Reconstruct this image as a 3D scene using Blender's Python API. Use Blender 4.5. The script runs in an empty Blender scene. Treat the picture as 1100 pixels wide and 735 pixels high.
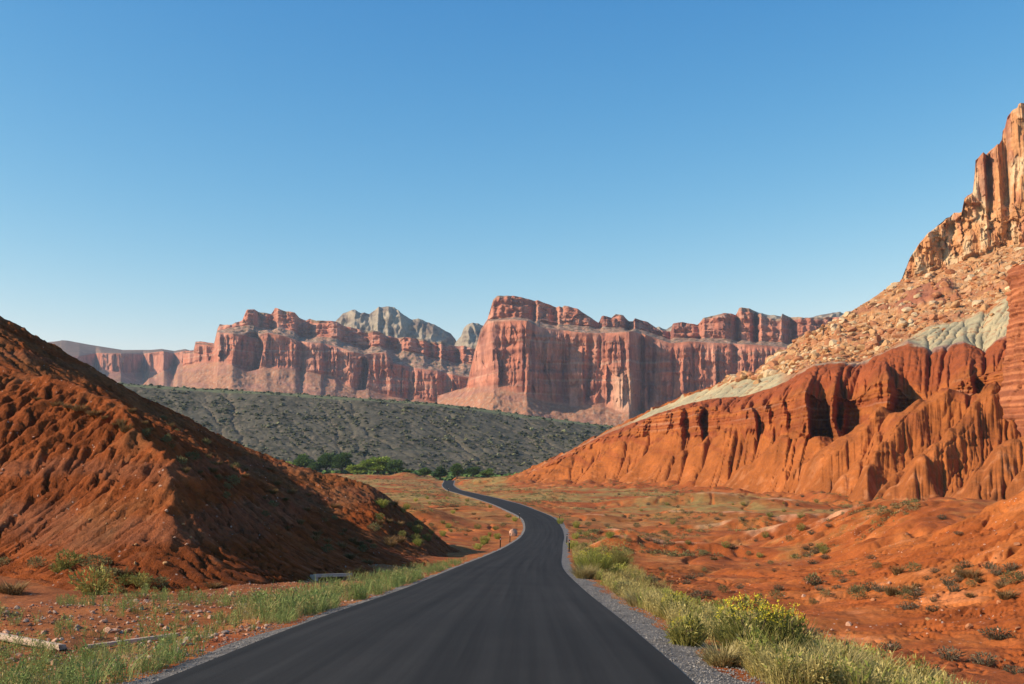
import bpy, bmesh, math, random
import numpy as np
from mathutils import Vector, Matrix

rng = np.random.default_rng(11)
random.seed(11)
scene = bpy.context.scene
COL = scene.collection
F = 1200.0
TH = math.atan((500 - 367.5) / F)
CT, ST = math.cos(TH), math.sin(TH)


# ------------------------------------------------------------------ projection helpers
def ae(px, py):
    """photo pixel -> (x/y, z/y) of the viewing ray"""
    px = np.asarray(px, float); py = np.asarray(py, float)
    xc = (px - 550) / F; yc = -(py - 367.5) / F
    k = CT - yc * ST
    return xc / k, (ST + yc * CT) / k


def P(px, py, d):
    a, e = ae(px, py)
    return a * d, d, e * d


# ------------------------------------------------------------------ noise
_perm = np.random.default_rng(5).permutation(256).astype(np.int32)
_perm = np.concatenate([_perm, _perm, _perm])
_g2 = np.array([[math.cos(t), math.sin(t)] for t in np.linspace(0, 2 * math.pi, 17)[:16]], np.float32)
_g3 = np.random.default_rng(6).normal(size=(64, 3)).astype(np.float32)
_g3 /= np.linalg.norm(_g3, axis=1)[:, None]


def _fade(t):
    return t * t * t * (t * (t * 6 - 15) + 10)


def n2(x, y, seed=0):
    x = np.asarray(x, np.float32) + np.float32(seed * 17.13); y = np.asarray(y, np.float32) + np.float32(seed * 5.71)
    xi = np.floor(x).astype(np.int32); yi = np.floor(y).astype(np.int32)
    xf = x - xi; yf = y - yi
    u = _fade(xf); v = _fade(yf)
    xi &= 255; yi &= 255

    def g(i, j, fx, fy):
        h = _perm[_perm[(xi + i) & 255] + ((yi + j) & 255)] & 15
        gg = _g2[h]
        return gg[..., 0] * fx + gg[..., 1] * fy
    a = g(0, 0, xf, yf); b = g(1, 0, xf - 1, yf); c = g(0, 1, xf, yf - 1); d = g(1, 1, xf - 1, yf - 1)
    l = a + u * (b - a); m = c + u * (d - c)
    return (l + v * (m - l)) * 1.45


def n3(x, y, z, seed=0):
    x = np.asarray(x, np.float32) + np.float32(seed * 13.37); y = np.asarray(y, np.float32) + np.float32(seed * 3.3)
    z = np.asarray(z, np.float32)
    x, y, z = np.broadcast_arrays(x, y, z)
    xi = np.floor(x).astype(np.int32); yi = np.floor(y).astype(np.int32); zi = np.floor(z).astype(np.int32)
    xf = x - xi; yf = y - yi; zf = z - zi
    u = _fade(xf); v = _fade(yf); w = _fade(zf)

    def g(i, j, k):
        h = _perm[_perm[_perm[(xi + i) & 255] + ((yi + j) & 255)] + ((zi + k) & 255)] & 63
        gg = _g3[h]
        return gg[..., 0] * (xf - i) + gg[..., 1] * (yf - j) + gg[..., 2] * (zf - k)

    def lerp(a, b, t):
        return a + t * (b - a)
    r = lerp(lerp(lerp(g(0, 0, 0), g(1, 0, 0), u), lerp(g(0, 1, 0), g(1, 1, 0), u), v),
             lerp(lerp(g(0, 0, 1), g(1, 0, 1), u), lerp(g(0, 1, 1), g(1, 1, 1), u), v), w)
    return r * 1.5


def fbm2(x, y, o=4, seed=0, gain=.5):
    r = 0; amp = 1; f = 1
    for i in range(o):
        r = r + amp * n2(x * f, y * f, seed + i); amp *= gain; f *= 2.03
    return r


def fbm3(x, y, z, o=4, seed=0, gain=.5):
    r = 0; amp = 1; f = 1
    for i in range(o):
        r = r + amp * n3(x * f, y * f, z * f, seed + i); amp *= gain; f *= 2.03
    return r


def ridged(n):
    return 1 - np.abs(n) * 2


def sstep(a, b, x):
    t = np.clip((x - a) / (b - a), 0, 1)
    return t * t * (3 - 2 * t)


def tps(pts, vals, smooth=0.0):
    pts = np.asarray(pts, float); n = len(pts)

    def phi(r2):
        return 0.5 * r2 * np.log(r2 + 1e-12)
    r2 = ((pts[:, None] - pts[None]) ** 2).sum(-1)
    A = np.zeros((n + 3, n + 3)); A[:n, :n] = phi(r2) + np.eye(n) * smooth
    A[:n, n] = 1; A[:n, n + 1:] = pts; A[n, :n] = 1; A[n + 1:, :n] = pts.T
    w = np.linalg.solve(A, np.concatenate([vals, np.zeros(3)]))

    def ev(x, y):
        x = np.asarray(x, float); y = np.asarray(y, float)
        r = w[n] + w[n + 1] * x + w[n + 2] * y
        for k in range(n):
            r = r + w[k] * phi((x - pts[k, 0]) ** 2 + (y - pts[k, 1]) ** 2)
        return r
    return ev


def blur(a, n):
    """box blur, twice, along both axes"""
    for _ in range(2):
        for ax in (0, 1):
            w = [(0, 0), (0, 0)]; w[ax] = (n + 1, n)
            c = np.cumsum(np.pad(a, w, mode='edge'), axis=ax)
            L = a.shape[ax]
            a = (np.take(c, np.arange(2 * n + 1, 2 * n + 1 + L), axis=ax) - np.take(c, np.arange(0, L), axis=ax)) / (2 * n + 1)
    return a


def erode(h, dx, iters, k, m=.45, diff=.04, nacc=14, seed=3, sink=None):
    """stream-power erosion: cuts branching gullies down the slopes (random direction weights avoid grid-aligned channels)"""
    h = h.astype(np.float64).copy(); ny, nx = h.shape
    r = np.random.default_rng(seed)
    idx = np.arange(ny * nx).reshape(ny, nx)
    A = np.ones(ny * nx)
    offs = [(-1, 0, 1), (1, 0, 1), (0, -1, 1), (0, 1, 1), (-1, -1, 1.4142), (-1, 1, 1.4142), (1, -1, 1.4142), (1, 1, 1.4142)]
    edge = np.zeros((ny, nx), bool); edge[0] = edge[-1] = True; edge[:, 0] = edge[:, -1] = True
    if sink is not None: edge |= sink
    wts = [r.uniform(.6, 1.4, (ny, nx)) for _ in offs]
    for it in range(iters):
        hp = np.pad(h, 1, mode='edge'); ip = np.pad(idx, 1, mode='edge')
        best = np.zeros_like(h); rec = idx.copy(); drop = np.zeros_like(h); lown = np.full_like(h, 1e9); sl = np.zeros_like(h)
        for (oy, ox, ds), wt in zip(offs, wts):
            nb = hp[1 + oy:1 + oy + ny, 1 + ox:1 + ox + nx]
            s0 = (h - nb) / (ds * dx)
            s = s0 * wt
            mk = s > best
            best = np.where(mk, s, best); sl = np.where(mk, s0, sl); drop = np.where(mk, h - nb, drop)
            rec = np.where(mk, ip[1 + oy:1 + oy + ny, 1 + ox:1 + ox + nx], rec)
            lown = np.minimum(lown, nb)
        rf = rec.ravel(); ns = rf != idx.ravel()
        rr = rf[ns]
        for _ in range(nacc):
            A = 1 + np.bincount(rr, weights=A[ns], minlength=ny * nx)
        dh = k * (A.reshape(ny, nx) ** m) * sl
        lap = hp[:-2, 1:-1] + hp[2:, 1:-1] + hp[1:-1, :-2] + hp[1:-1, 2:] - 4 * h
        pit = (best <= 0) & ~edge
        h = np.where(edge, h, np.where(pit, lown + .004 * dx, h - np.minimum(dh, .45 * drop)) + diff * lap)
    return h, A.reshape(ny, nx)


def rills(h, dx, wave, length, seed, gate=(.12, .28)):
    """0..1 map of thin lines that follow the fall of the slope"""
    ny, nx = h.shape
    hs = blur(h, max(1, int(.5 / dx)))
    gy, gx = np.gradient(hs, dx); m = np.hypot(gx, gy) + 1e-6
    ux, uy = gx / m, gy / m
    jj, ii = np.meshgrid(np.arange(nx), np.arange(ny))
    nz = n2(jj * dx / wave, ii * dx / wave, seed)
    acc = nz.astype(float).copy()
    for sg in (1, -1):
        px, py = jj.astype(float), ii.astype(float)
        for _ in range(int(length / (1.5 * dx))):
            a, b = np.clip(px.round().astype(int), 0, nx - 1), np.clip(py.round().astype(int), 0, ny - 1)
            px = px + sg * 1.5 * ux[b, a]; py = py + sg * 1.5 * uy[b, a]
            acc += nz[np.clip(py.round().astype(int), 0, ny - 1), np.clip(px.round().astype(int), 0, nx - 1)]
    acc /= acc.std()
    return sstep(.30, .0, np.abs(acc)) * sstep(*gate, m)


class Grid:
    """bilinear lookup on a regular grid"""
    def __init__(s, x0, y0, dx, arr):
        s.x0, s.y0, s.dx, s.a = x0, y0, dx, arr

    def __call__(s, x, y, outside=0.0):
        u = (np.asarray(x, float) - s.x0) / s.dx; v = (np.asarray(y, float) - s.y0) / s.dx
        ny, nx = s.a.shape
        ok = (u >= 0) & (v >= 0) & (u <= nx - 1.001) & (v <= ny - 1.001)
        uu = np.clip(u, 0, nx - 1.001); vv = np.clip(v, 0, ny - 1.001)
        i = uu.astype(int); j = vv.astype(int); fu = uu - i; fv = vv - j
        a = s.a
        r = (a[j, i] * (1 - fu) + a[j, i + 1] * fu) * (1 - fv) + (a[j + 1, i] * (1 - fu) + a[j + 1, i + 1] * fu) * fv
        return np.where(ok, r, outside)


# ------------------------------------------------------------------ object helpers
def props(o, label=None, cat=None, group=None, kind=None):
    if label: o['label'] = label
    if cat: o['category'] = cat
    if group: o['group'] = group
    if kind: o['kind'] = kind
    return o


def link(o, parent=None):
    COL.objects.link(o)
    if parent is not None: o.parent = parent
    return o


def empty(name, loc=(0, 0, 0)):
    o = bpy.data.objects.new(name, None); o.location = loc; o.empty_display_size = .2
    return link(o)


def raw_mesh(name, V, faces_flat, nper, mat, color=None, smooth=True):
    """V (n,3); faces_flat (m*nper)"""
    me = bpy.data.meshes.new(name)
    V = np.ascontiguousarray(V, np.float32); faces_flat = np.ascontiguousarray(faces_flat, np.int32)
    nf = len(faces_flat) // nper
    me.vertices.add(len(V)); me.vertices.foreach_set('co', V.ravel())
    me.loops.add(len(faces_flat)); me.loops.foreach_set('vertex_index', faces_flat)
    me.polygons.add(nf)
    me.polygons.foreach_set('loop_start', np.arange(0, nf * nper, nper, dtype=np.int32))
    me.polygons.foreach_set('use_smooth', np.full(nf, smooth, bool))
    me.update(calc_edges=True)
    if color is not None:
        at = me.attributes.new('tint', 'FLOAT_COLOR', 'POINT')
        c4 = np.ones((len(V), 4), np.float32); c4[:, :3] = color
        at.data.foreach_set('color', c4.ravel())
    if mat: me.materials.append(mat)
    return me


def grid_mesh(name, X, Y, Z, mat, color=None, smooth=True, flip=False):
    ny, nx = X.shape
    V = np.stack([X, Y, Z], -1).reshape(-1, 3)
    i = np.arange(ny * nx).reshape(ny, nx)
    q = np.stack([i[:-1, :-1], i[:-1, 1:], i[1:, 1:], i[1:, :-1]], -1).reshape(-1, 4)
    if flip: q = q[:, ::-1]
    c = None if color is None else color.reshape(-1, 3)
    return raw_mesh(name, V, q.ravel(), 4, mat, c, smooth)


def mesh_obj(name, me, parent=None, loc=None):
    o = bpy.data.objects.new(name, me)
    if loc is not None: o.location = loc
    return link(o, parent)


def scatter_mesh(name, protos, T, mat, color=None, smooth=False):
    """one mesh out of many copies. protos: list of (V,tri faces); T: list of (loc, rotz, scale xyz, proto index)"""
    Vs, Fs, Cs = [], [], []; off = 0
    for k, (loc, rz, sc, pi) in enumerate(T):
        V, Fc = protos[pi]
        c, s = math.cos(rz), math.sin(rz)
        W = V * np.asarray(sc)
        W = np.stack([W[:, 0] * c - W[:, 1] * s, W[:, 0] * s + W[:, 1] * c, W[:, 2]], -1) + np.asarray(loc)
        Vs.append(W); Fs.append(Fc + off); off += len(V)
        if color is not None: Cs.append(np.repeat(np.asarray(color[k], np.float32)[None], len(V), 0))
    V = np.concatenate(Vs); Fc = np.concatenate(Fs)
    return raw_mesh(name, V, Fc.ravel(), Fc.shape[1], mat, np.concatenate(Cs) if color is not None else None, smooth)


# ------------------------------------------------------------------ materials
def new_mat(name):
    m = bpy.data.materials.new(name); m.use_nodes = True
    nt = m.node_tree; nt.nodes.clear()
    out = nt.nodes.new('ShaderNodeOutputMaterial'); b = nt.nodes.new('ShaderNodeBsdfPrincipled')
    nt.links.new(b.outputs[0], out.inputs[0])
    b.inputs['Roughness'].default_value = .95
    b.inputs['Specular IOR Level'].default_value = .12
    return m, nt, b


def noise_node(nt, scale, detail=6, rough=.6, vec=None):
    n = nt.nodes.new('ShaderNodeTexNoise'); n.inputs['Scale'].default_value = scale
    n.inputs['Detail'].default_value = detail; n.inputs['Roughness'].default_value = rough
    if vec: nt.links.new(vec, n.inputs['Vector'])
    return n


def ramp(nt, fac, stops):
    r = nt.nodes.new('ShaderNodeValToRGB')
    el = r.color_ramp.elements
    while len(el) < len(stops): el.new(.5)
    for e, (p, c) in zip(el, stops):
        e.position = p; e.color = (c[0], c[1], c[2], 1)
    nt.links.new(fac, r.inputs[0])
    return r.outputs[0]


def mul(nt, a, b, mode='MULTIPLY', fac=1.0):
    m = nt.nodes.new('ShaderNodeMix'); m.data_type = 'RGBA'; m.blend_type = mode
    if isinstance(fac, (int, float)): m.inputs[0].default_value = fac
    else: nt.links.new(fac, m.inputs[0])
    for s, k in ((a, 6), (b, 7)):
        if isinstance(s, tuple): m.inputs[k].default_value = (*s, 1)
        else: nt.links.new(s, m.inputs[k])
    return m.outputs[2]


def earth_mat(name, s1, s2, bump=.5, dist=.1, lo=.72, hi=1.3, stretch=(1, 1, 1), speck=None, col=None):
    m, nt, b = new_mat(name)
    geo = nt.nodes.new('ShaderNodeNewGeometry')
    vec = geo.outputs['Position']
    if stretch != (1, 1, 1):
        mp = nt.nodes.new('ShaderNodeMapping'); mp.inputs['Scale'].default_value = stretch
        nt.links.new(vec, mp.inputs[0]); svec = mp.outputs[0]
    else: svec = vec
    if col is None:
        at = nt.nodes.new('ShaderNodeAttribute'); at.attribute_name = 'tint'; c = at.outputs['Color']
    else: c = col
    na = noise_node(nt, s1, 5, .6, svec); nb = noise_node(nt, s2, 8, .7, svec)
    c = mul(nt, c, ramp(nt, na.outputs[0], [(.3, (lo, lo, lo)), (.7, (hi, hi * .98, hi * .95))]))
    c = mul(nt, c, ramp(nt, nb.outputs[0], [(.3, (lo, lo * .97, lo * .95)), (.72, (hi, hi, hi))]))
    if speck:
        v = nt.nodes.new('ShaderNodeTexVoronoi'); v.inputs['Scale'].default_value = speck[0]
        nt.links.new(vec, v.inputs['Vector'])
        sp = ramp(nt, v.outputs['Distance'], [(speck[1] * .8, (1, 1, 1)), (speck[1], (0, 0, 0))])
        nm = noise_node(nt, speck[0] * .13, 3, .5, vec)
        gate = mul(nt, sp, ramp(nt, nm.outputs[0], [(.52, (0, 0, 0)), (.6, (1, 1, 1))]))
        c = mul(nt, c, speck[2], 'MIX', gate)
    nt.links.new(c, b.inputs['Base Color'])
    bp = nt.nodes.new('ShaderNodeBump'); bp.inputs['Strength'].default_value = bump; bp.inputs['Distance'].default_value = dist
    nt.links.new(nb.outputs[0], bp.inputs['Height'])
    nt.links.new(bp.outputs[0], b.inputs['Normal'])
    return m


def leaf_mat(name, c0, c1, trans=.25, attr=False):
    m, nt, b = new_mat(name)
    geo = nt.nodes.new('ShaderNodeNewGeometry'); oi = nt.nodes.new('ShaderNodeObjectInfo')
    if attr:
        at = nt.nodes.new('ShaderNodeAttribute'); at.attribute_name = 'tint'
        c = mul(nt, at.outputs['Color'], ramp(nt, geo.outputs['Random Per Island'], [(0, (.65, .65, .65)), (1, (1.35, 1.35, 1.3))]))
    else:
        c = ramp(nt, geo.outputs['Random Per Island'], [(0, c0), (1, c1)])
        c = mul(nt, c, ramp(nt, oi.outputs['Random'], [(0, (.75, .78, .75)), (1, (1.25, 1.2, 1.2))]))
    nt.links.new(c, b.inputs['Base Color'])
    b.inputs['Roughness'].default_value = .75
    tr = nt.nodes.new('ShaderNodeBsdfTranslucent'); nt.links.new(c, tr.inputs[0])
    mx = nt.nodes.new('ShaderNodeMixShader'); mx.inputs[0].default_value = trans
    nt.links.new(b.outputs[0], mx.inputs[1]); nt.links.new(tr.outputs[0], mx.inputs[2])
    nt.links.new(mx.outputs[0], [n for n in nt.nodes if n.type == 'OUTPUT_MATERIAL'][0].inputs[0])
    return m


def plain_mat(name, c, rough=.8, s=6, lo=.8, hi=1.2, bump=.2, dist=.01):
    return earth_mat(name, s, s * 6, bump, dist, lo, hi, col=c)


# ------------------------------------------------------------------ road course
RD = [(455, 735, 13.9), (492, 680, 21.0), (528, 635, 40), (547, 610, 70), (568, 593, 112), (577, 584, 146), (583.5, 575, 180), (583.5, 566, 208),
      (577, 556, 234), (555, 546, 262), (528, 537, 330), (503, 530.5, 430), (485.5, 525.5, 580), (481, 521, 690), (482, 516.3, 790)]
_rx, _ry, _rz = zip(*[P(*r) for r in RD])
_rx = [-1.55 - .35 * 1.2, -1.55] + list(_rx); _ry = [-30, 0] + list(_ry); _rz = [-1.74 + 30 * .066, -1.74] + list(_rz)
_rx = list(_rx) + [-58]; _ry = list(_ry) + [900]; _rz = list(_rz) + [-13]


def pchip(xs, ys, x):
    xs = np.array(xs, float); ys = np.array(ys, float)
    h = np.diff(xs); dl = np.diff(ys) / h
    mm = np.zeros(len(xs)); mm[0] = dl[0]; mm[-1] = dl[-1]
    mm[1:-1] = (dl[:-1] * h[1:] + dl[1:] * h[:-1]) / (h[1:] + h[:-1])
    i = np.clip(np.searchsorted(xs, x) - 1, 0, len(h) - 1)
    t = (x - xs[i]) / h[i]
    return ((2 * t ** 3 - 3 * t ** 2 + 1) * ys[i] + (t ** 3 - 2 * t ** 2 + t) * h[i] * mm[i] + (-2 * t ** 3 + 3 * t ** 2) * ys[i + 1] + (t ** 3 - t ** 2) * h[i] * mm[i + 1])


ROAD_Y = np.concatenate([np.arange(-30, 120, .5), np.arange(120, 400, 1.0), np.arange(400, 901, 2.0)])
ROAD_X = pchip(_ry, _rx, ROAD_Y); ROAD_Z = pchip(_ry, _rz, ROAD_Y)


def gsmooth(v, n):
    k = np.hanning(n * 2 + 1); k /= k.sum()
    return np.convolve(np.pad(v, n, mode='reflect', reflect_type='odd'), k, 'valid')


ROAD_X = gsmooth(ROAD_X, 8); ROAD_Z = gsmooth(ROAD_Z, 8)
_tx = np.gradient(ROAD_X, ROAD_Y)
ROAD_COS = 1 / np.sqrt(1 + _tx ** 2)
HALF = 3.3


def road_at(x, y):
    """signed distance across the road (right positive) and road height"""
    rx = np.interp(y, ROAD_Y, ROAD_X); rz = np.interp(y, ROAD_Y, ROAD_Z); rc = np.interp(y, ROAD_Y, ROAD_COS)
    return (x - rx) * rc, rz


# ------------------------------------------------------------------ valley floor
G_PTS = [
    # left side
    (0, 735, 17.5), (-300, 735, 18), (60, 690, 24), (0, 650, 35), (-300, 640, 40), (0, 612, 56), (-200, 606, 64), (100, 620, 50), (205, 638, 44), (300, 626, 52),
    (400, 616, 66), (450, 606, 82), (490, 590, 118), (520, 582, 160), (500, 566, 200), (450, 556, 230), (520, 545, 280), (440, 541, 280), (350, 540, 280), (0, 540, 300),
    (400, 528, 420), (200, 530, 420), (470, 527, 480), (440, 520, 620), (350, 516, 700), (200, 514, 760), (430, 511, 820), (300, 509, 860), (470, 512, 830), (-200, 515, 800),
    # right side
    (700, 668, 30), (760, 700, 24), (860, 735, 21), (1000, 760, 21), (1150, 750, 24), (1400, 760, 24),
    (660, 622, 66), (720, 640, 62), (800, 650, 62), (640, 592, 120), (700, 605, 110), (760, 600, 122), (640, 570, 205), (700, 580, 180), (760, 575, 190), (800, 588, 158),
    (620, 552, 270), (700, 552, 270), (780, 552, 270), (850, 552, 270), (600, 532, 400), (700, 535, 380), (800, 538, 350),
    (900, 700, 38), (1000, 690, 44), (1100, 690, 42.5), (850, 640, 66), (900, 615, 86), (870, 595, 118),
    # near slope rising to the right, its lip, and the dip behind it
    (1100, 640, 49.8), (1100, 600, 56.5), (1100, 570, 62.8), (1100, 528, 74.6), (1000, 640, 55.8), (1000, 600, 64.4), (1000, 578, 70), (950, 640, 59), (950, 606, 67.6), (1050, 600, 60), (1050, 552, 73), (1200, 600, 47), (1200, 520, 60), (1200, 462, 72), (1400, 500, 50), (1400, 400, 64),
    (1100, 560, 92), (1000, 592, 88), (1200, 520, 92), (1400, 470, 86),
    # farther orange mound
    (1060, 547, 120), (990, 541, 128), (950, 547, 132), (900, 561, 142), (960, 592, 98), (1050, 572, 100), (1000, 566, 110),
    (1100, 552, 200), (1000, 556, 215), (1200, 545, 200), (900, 551, 260), (1050, 548, 300), (1200, 540, 300),
    (560, 520, 640), (650, 521, 600), (520, 515, 800), (620, 513, 850), (800, 520, 600), (1000, 520, 600), (550, 513, 900), (300, 512, 1000), (600, 512, 1000), (900, 512, 1000),
]
_gp, _gv = [], []
for p in G_PTS:
    x, y, z = P(*p)
    _gp.append((x / (y + 10) * 2.5, math.log(y + 10))); _gv.append(z)
for yy in (-20, 0, 13.9, 25, 40, 70, 112, 146, 180, 208, 234, 262, 330, 430, 580, 690, 790):
    rx = float(np.interp(yy, ROAD_Y, ROAD_X)); rz = float(np.interp(yy, ROAD_Y, ROAD_Z))
    _gp.append((rx / (yy + 34 if yy < 0 else yy + 10) * 2.5, math.log(max(yy + 10, 5)))); _gv.append(rz - .1)
for px_, zz in ((-1, -1.6), (1, -2.6)):
    _gp.append((px_ * 2.5, math.log(6))); _gv.append(zz)
    _gp.append((px_ * 1.5, math.log(2500))); _gv.append(-12)
    _gp.append((px_ * 1.5, math.log(9000))); _gv.append(-12)
_gtps = tps(_gp, np.array(_gv), 1e-5)

# low mounds on the flats: (px, py, d, width, depth, height)
MOUNDS = [(668, 577, 185, 7, 5, 1.3), (700, 582, 168, 6, 4, 1.0), (760, 572, 200, 9, 6, 1.5), (735, 592, 130, 9, 4, 1.3), (655, 592, 130, 5, 3, 1.0), (820, 580, 170, 10, 6, 1.5),
          (850, 572, 200, 10, 6, 2.0), (790, 560, 240, 9, 7, 2.0), (730, 558, 250, 8, 6, 1.6), (700, 545, 320, 12, 7, 1.8), (640, 560, 240, 7, 5, 1.0), (900, 580, 150, 8, 6, 1.0),
          (770, 545, 320, 14, 8, 2.8), (840, 548, 300, 12, 8, 2.4), (450, 548, 215, 7, 9, 2.6), (425, 540, 240, 9, 9, 2.4), (470, 556, 200, 5, 5, 1.2), (530, 517.5, 690, 22, 12, 4.0),
          (565, 518, 660, 18, 12, 3.6), (437, 511, 800, 9, 8, 2.6), (505, 517, 720, 9, 9, 2.5), (545, 572, 190, 2.0, 3, 1.2), (552, 568, 200, 1.6, 2, 1.5)]
_MND = [(*P(a, b, d)[:2], w, l, h) for a, b, d, w, l, h in MOUNDS]


def ground_macro(x, y):
    x = np.asarray(x, float); y = np.asarray(y, float)
    yy = np.maximum(y + 10, 5)
    z = _gtps(x / yy * 2.5, np.log(yy))
    z = np.where(y > 1100, -10 - (y - 1100) * .0015, z)
    for mx, my, w, l, h in _MND:
        r2 = ((x - mx) / w) ** 2 + ((y - my) / l) ** 2
        z = z + h * np.exp(-np.minimum(r2 ** 1.3, 30))
    return z


def ground_rough(x, y):
    dist = np.sqrt(x * x + y * y)
    ap = apron(x, y)
    n = .10 * fbm2(x / 2.2, y / 2.2, 4, 3) + .35 * fbm2(x / 14, y / 14, 3, 9)
    n = n + sstep(150, 400, dist) * 1.0 * fbm2(x / 40, y / 40, 4, 15)
    n = n + ap * (.6 + 3.2 * np.maximum(n2(x / 13, y / 16, 34) + .1, 0) + 1.3 * np.maximum(n2(x / 5, y / 6, 35), 0))
    # shallow wash cuts over the right-hand flats
    w = n2(x / 16 + .6 * n2(x / 9, y / 9, 31), y / 30, 33)
    n = n - sstep(60, 110, dist) * .45 * sstep(.14, .0, np.abs(w))
    return n


BASE_B = [(540, 518.5, 660), (560, 518.5, 640), (600, 520, 610), (650, 521, 575), (700, 522, 535), (750, 526, 485), (800, 530, 435), (850, 537, 380), (900, 546, 325), (950, 549, 290), (1000, 551, 268), (1050, 552, 250), (1100, 553, 236), (1230, 555, 205)]
_bb = np.array([(float(ae(p, q)[0]), d) for p, q, d in BASE_B])


def apron(x, y):
    """1 at the foot of the badlands, falling to 0 some way out on the flats"""
    a_ = x / np.maximum(y, 1)
    db = np.interp(a_, _bb[:, 0], _bb[:, 1]) + 14 * n2(a_ * 45, a_ * 0, 39)
    return sstep(.16, .0, (db - y) / db) * sstep(-.02, .02, a_ + .0) * (y > 100)


# right-hand slope: rills from running water, on a regular grid
RX0, RY0, RDX = 8.0, 26.0, .28
_gx, _gy = np.meshgrid(np.arange(RX0, 112, RDX), np.arange(RY0, 236, RDX))
_h0 = ground_macro(_gx, _gy)
_hn = _h0 + .07 * fbm2(_gx / 1.6, _gy / 1.6, 3, 40) + .7 * fbm2(_gx / 12, _gy / 12, 3, 44)
_he, _A = erode(_hn, RDX, 70, .010, .5, .03)
_dl = _he - _hn
_mask = sstep(RX0, RX0 + 10, _gx) * sstep(112, 102, _gx) * sstep(RY0, RY0 + 6, _gy) * sstep(236, 214, _gy)
SLOPE = Grid(RX0, RY0, RDX, (.6 * (_hn - _h0) + np.clip(_dl - .8 * blur(_dl, 14), -1.5, .8) * .85) * _mask)
SLOPE_CUT = Grid(RX0, RY0, RDX, np.clip(-_dl, 0, 2) * _mask)


# finer rills on the near part of that slope
FDX = .125
_fx, _fy = np.meshgrid(np.arange(8.0, 64, FDX), np.arange(28.0, 112, FDX))
_f0 = ground_macro(_fx, _fy) + SLOPE(_fx, _fy) + .05 * fbm2(_fx / .9, _fy / .9, 3, 46)
_f1, _fA = erode(_f0, FDX, 70, .045, .5, .015, seed=12)
_f1 = _f1 - _f0
_f1 = np.clip((_f1 - blur(_f1, 10)) * 1.4, -.5, .3)
_f1 -= .30 * sstep(3.2, 5.2, np.log(_fA)) * sstep(.05, .16, np.hypot(*np.gradient(blur(_f0, 6), FDX)))
_f1 -= .34 * rills(_f0, FDX, 1.5, 3.2, 47, (.05, .16)) * sstep(-.3, .2, n2(_fx / 4, _fy / 4, 48)) + .16 * rills(_f0, FDX, .5, 1.5, 49, (.05, .16)) * sstep(-.3, .2, n2(_fx / 3, _fy / 3, 50))
FINE = Grid(8.0, 28.0, FDX, _f1 * sstep(8, 12, _fx) * sstep(64, 58, _fx) * sstep(28, 34, _fy) * sstep(112, 100, _fy))


def ground_z(x, y):
    x = np.asarray(x, float); y = np.asarray(y, float)
    dr, rz = road_at(x, y)
    z = ground_macro(x, y)
    inside = (x > RX0) & (x < 112) & (y > RY0) & (y < 236)
    rough = ground_rough(x, y) + np.where(inside, SLOPE(x, y) + FINE(x, y), 0)
    ad = np.abs(dr)
    out = sstep(3.8, 9.5, ad)
    # embankment: falls away a little from the shoulder
    bank = rz - .07 - .16 * np.maximum(ad - 4.6, 0)
    near = np.where(y < 880, 1 - out, 0)
    z = z * (1 - near) + bank * near
    z = z + rough * np.where(y < 880, sstep(4.0, 8.0, ad) * .9 + .1 * sstep(3.9, 4.6, ad), 1)
    # keep clear under road and shoulder
    z = np.where((ad < 4.9) & (y < 880), np.minimum(z, rz - .05 - .05 * np.maximum(ad - 3.3, 0)), z)
    return z


# ------------------------------------------------------------------ left red hill
H_PTS = [
    # foot, a little under the valley floor
    (-350, 606, 56), (-150, 606, 55), (0, 610, 52), (60, 614, 49.5), (100, 618, 48), (160, 625, 46), (205, 634, 44), (245, 630, 46), (300, 625, 51), (350, 621, 56), (400, 615, 66), (440, 608, 80), (480, 597, 102), (497, 589, 120),
    # front of the spur
    (0, 545, 57), (100, 545, 53), (180, 565, 48.5), (222, 588, 46), (0, 480, 63), (60, 485, 60), (130, 505, 55.5), (-200, 520, 62), (-200, 440, 70),
    # spur crest running down toward the road
    (242, 556, 49), (222, 520, 52.5), (190, 490, 56), (140, 459, 61), (90, 438, 65.5), (40, 426, 68.5), (0, 416, 70.5), (-150, 392, 75),
    # gully behind the spur
    (268, 585, 53), (262, 545, 60), (235, 505, 67), (190, 470, 74), (120, 437, 80), (330, 604, 61), (300, 570, 67),
    # second lower spur on the shaded flank
    (300, 530, 77), (345, 575, 70), (372, 592, 72), (395, 600, 76), (280, 508, 85), (330, 548, 80), (385, 575, 86),
    # flank below the main crest
    (430, 592, 94), (420, 566, 100), (455, 580, 108),
    # main crest
    (-350, 160, 98), (-200, 238, 97), (-100, 290, 96), (0, 341, 96), (50, 369, 97), (100, 396, 98), (150, 425, 99), (200, 449, 100), (250, 476, 102), (300, 496, 104), (350, 511, 107), (400, 524, 111),
    (430, 545, 114), (458, 565, 117), (484, 583, 122),
    # back
    (-300, 420, 150), (0, 480, 150), (100, 505, 150), (200, 530, 150), (300, 552, 148), (400, 565, 146), (480, 578, 150), (-100, 560, 190), (200, 565, 185), (400, 566, 180),
]
_hp = [P(*p) for p in H_PTS]
_hp += [(-30, 36, -6.5), (-12, 36, -6.5), (-60, 42, -6.5), (-9, 44, -7.5), (-4.5, 70, -9.5), (-2.0, 100, -11), (1.5, 130, -13), (-2, 160, -14)]
_hp = np.array(_hp)
_htps = tps(_hp[:, :2] / 20, _hp[:, 2], 2e-3)
HX0, HY0, HDX = -66.0, 38.0, .15
CDX = .30
_cx, _cy = np.meshgrid(np.arange(HX0 - 1, 3.0, CDX), np.arange(HY0 - 1, 173, CDX))
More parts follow.
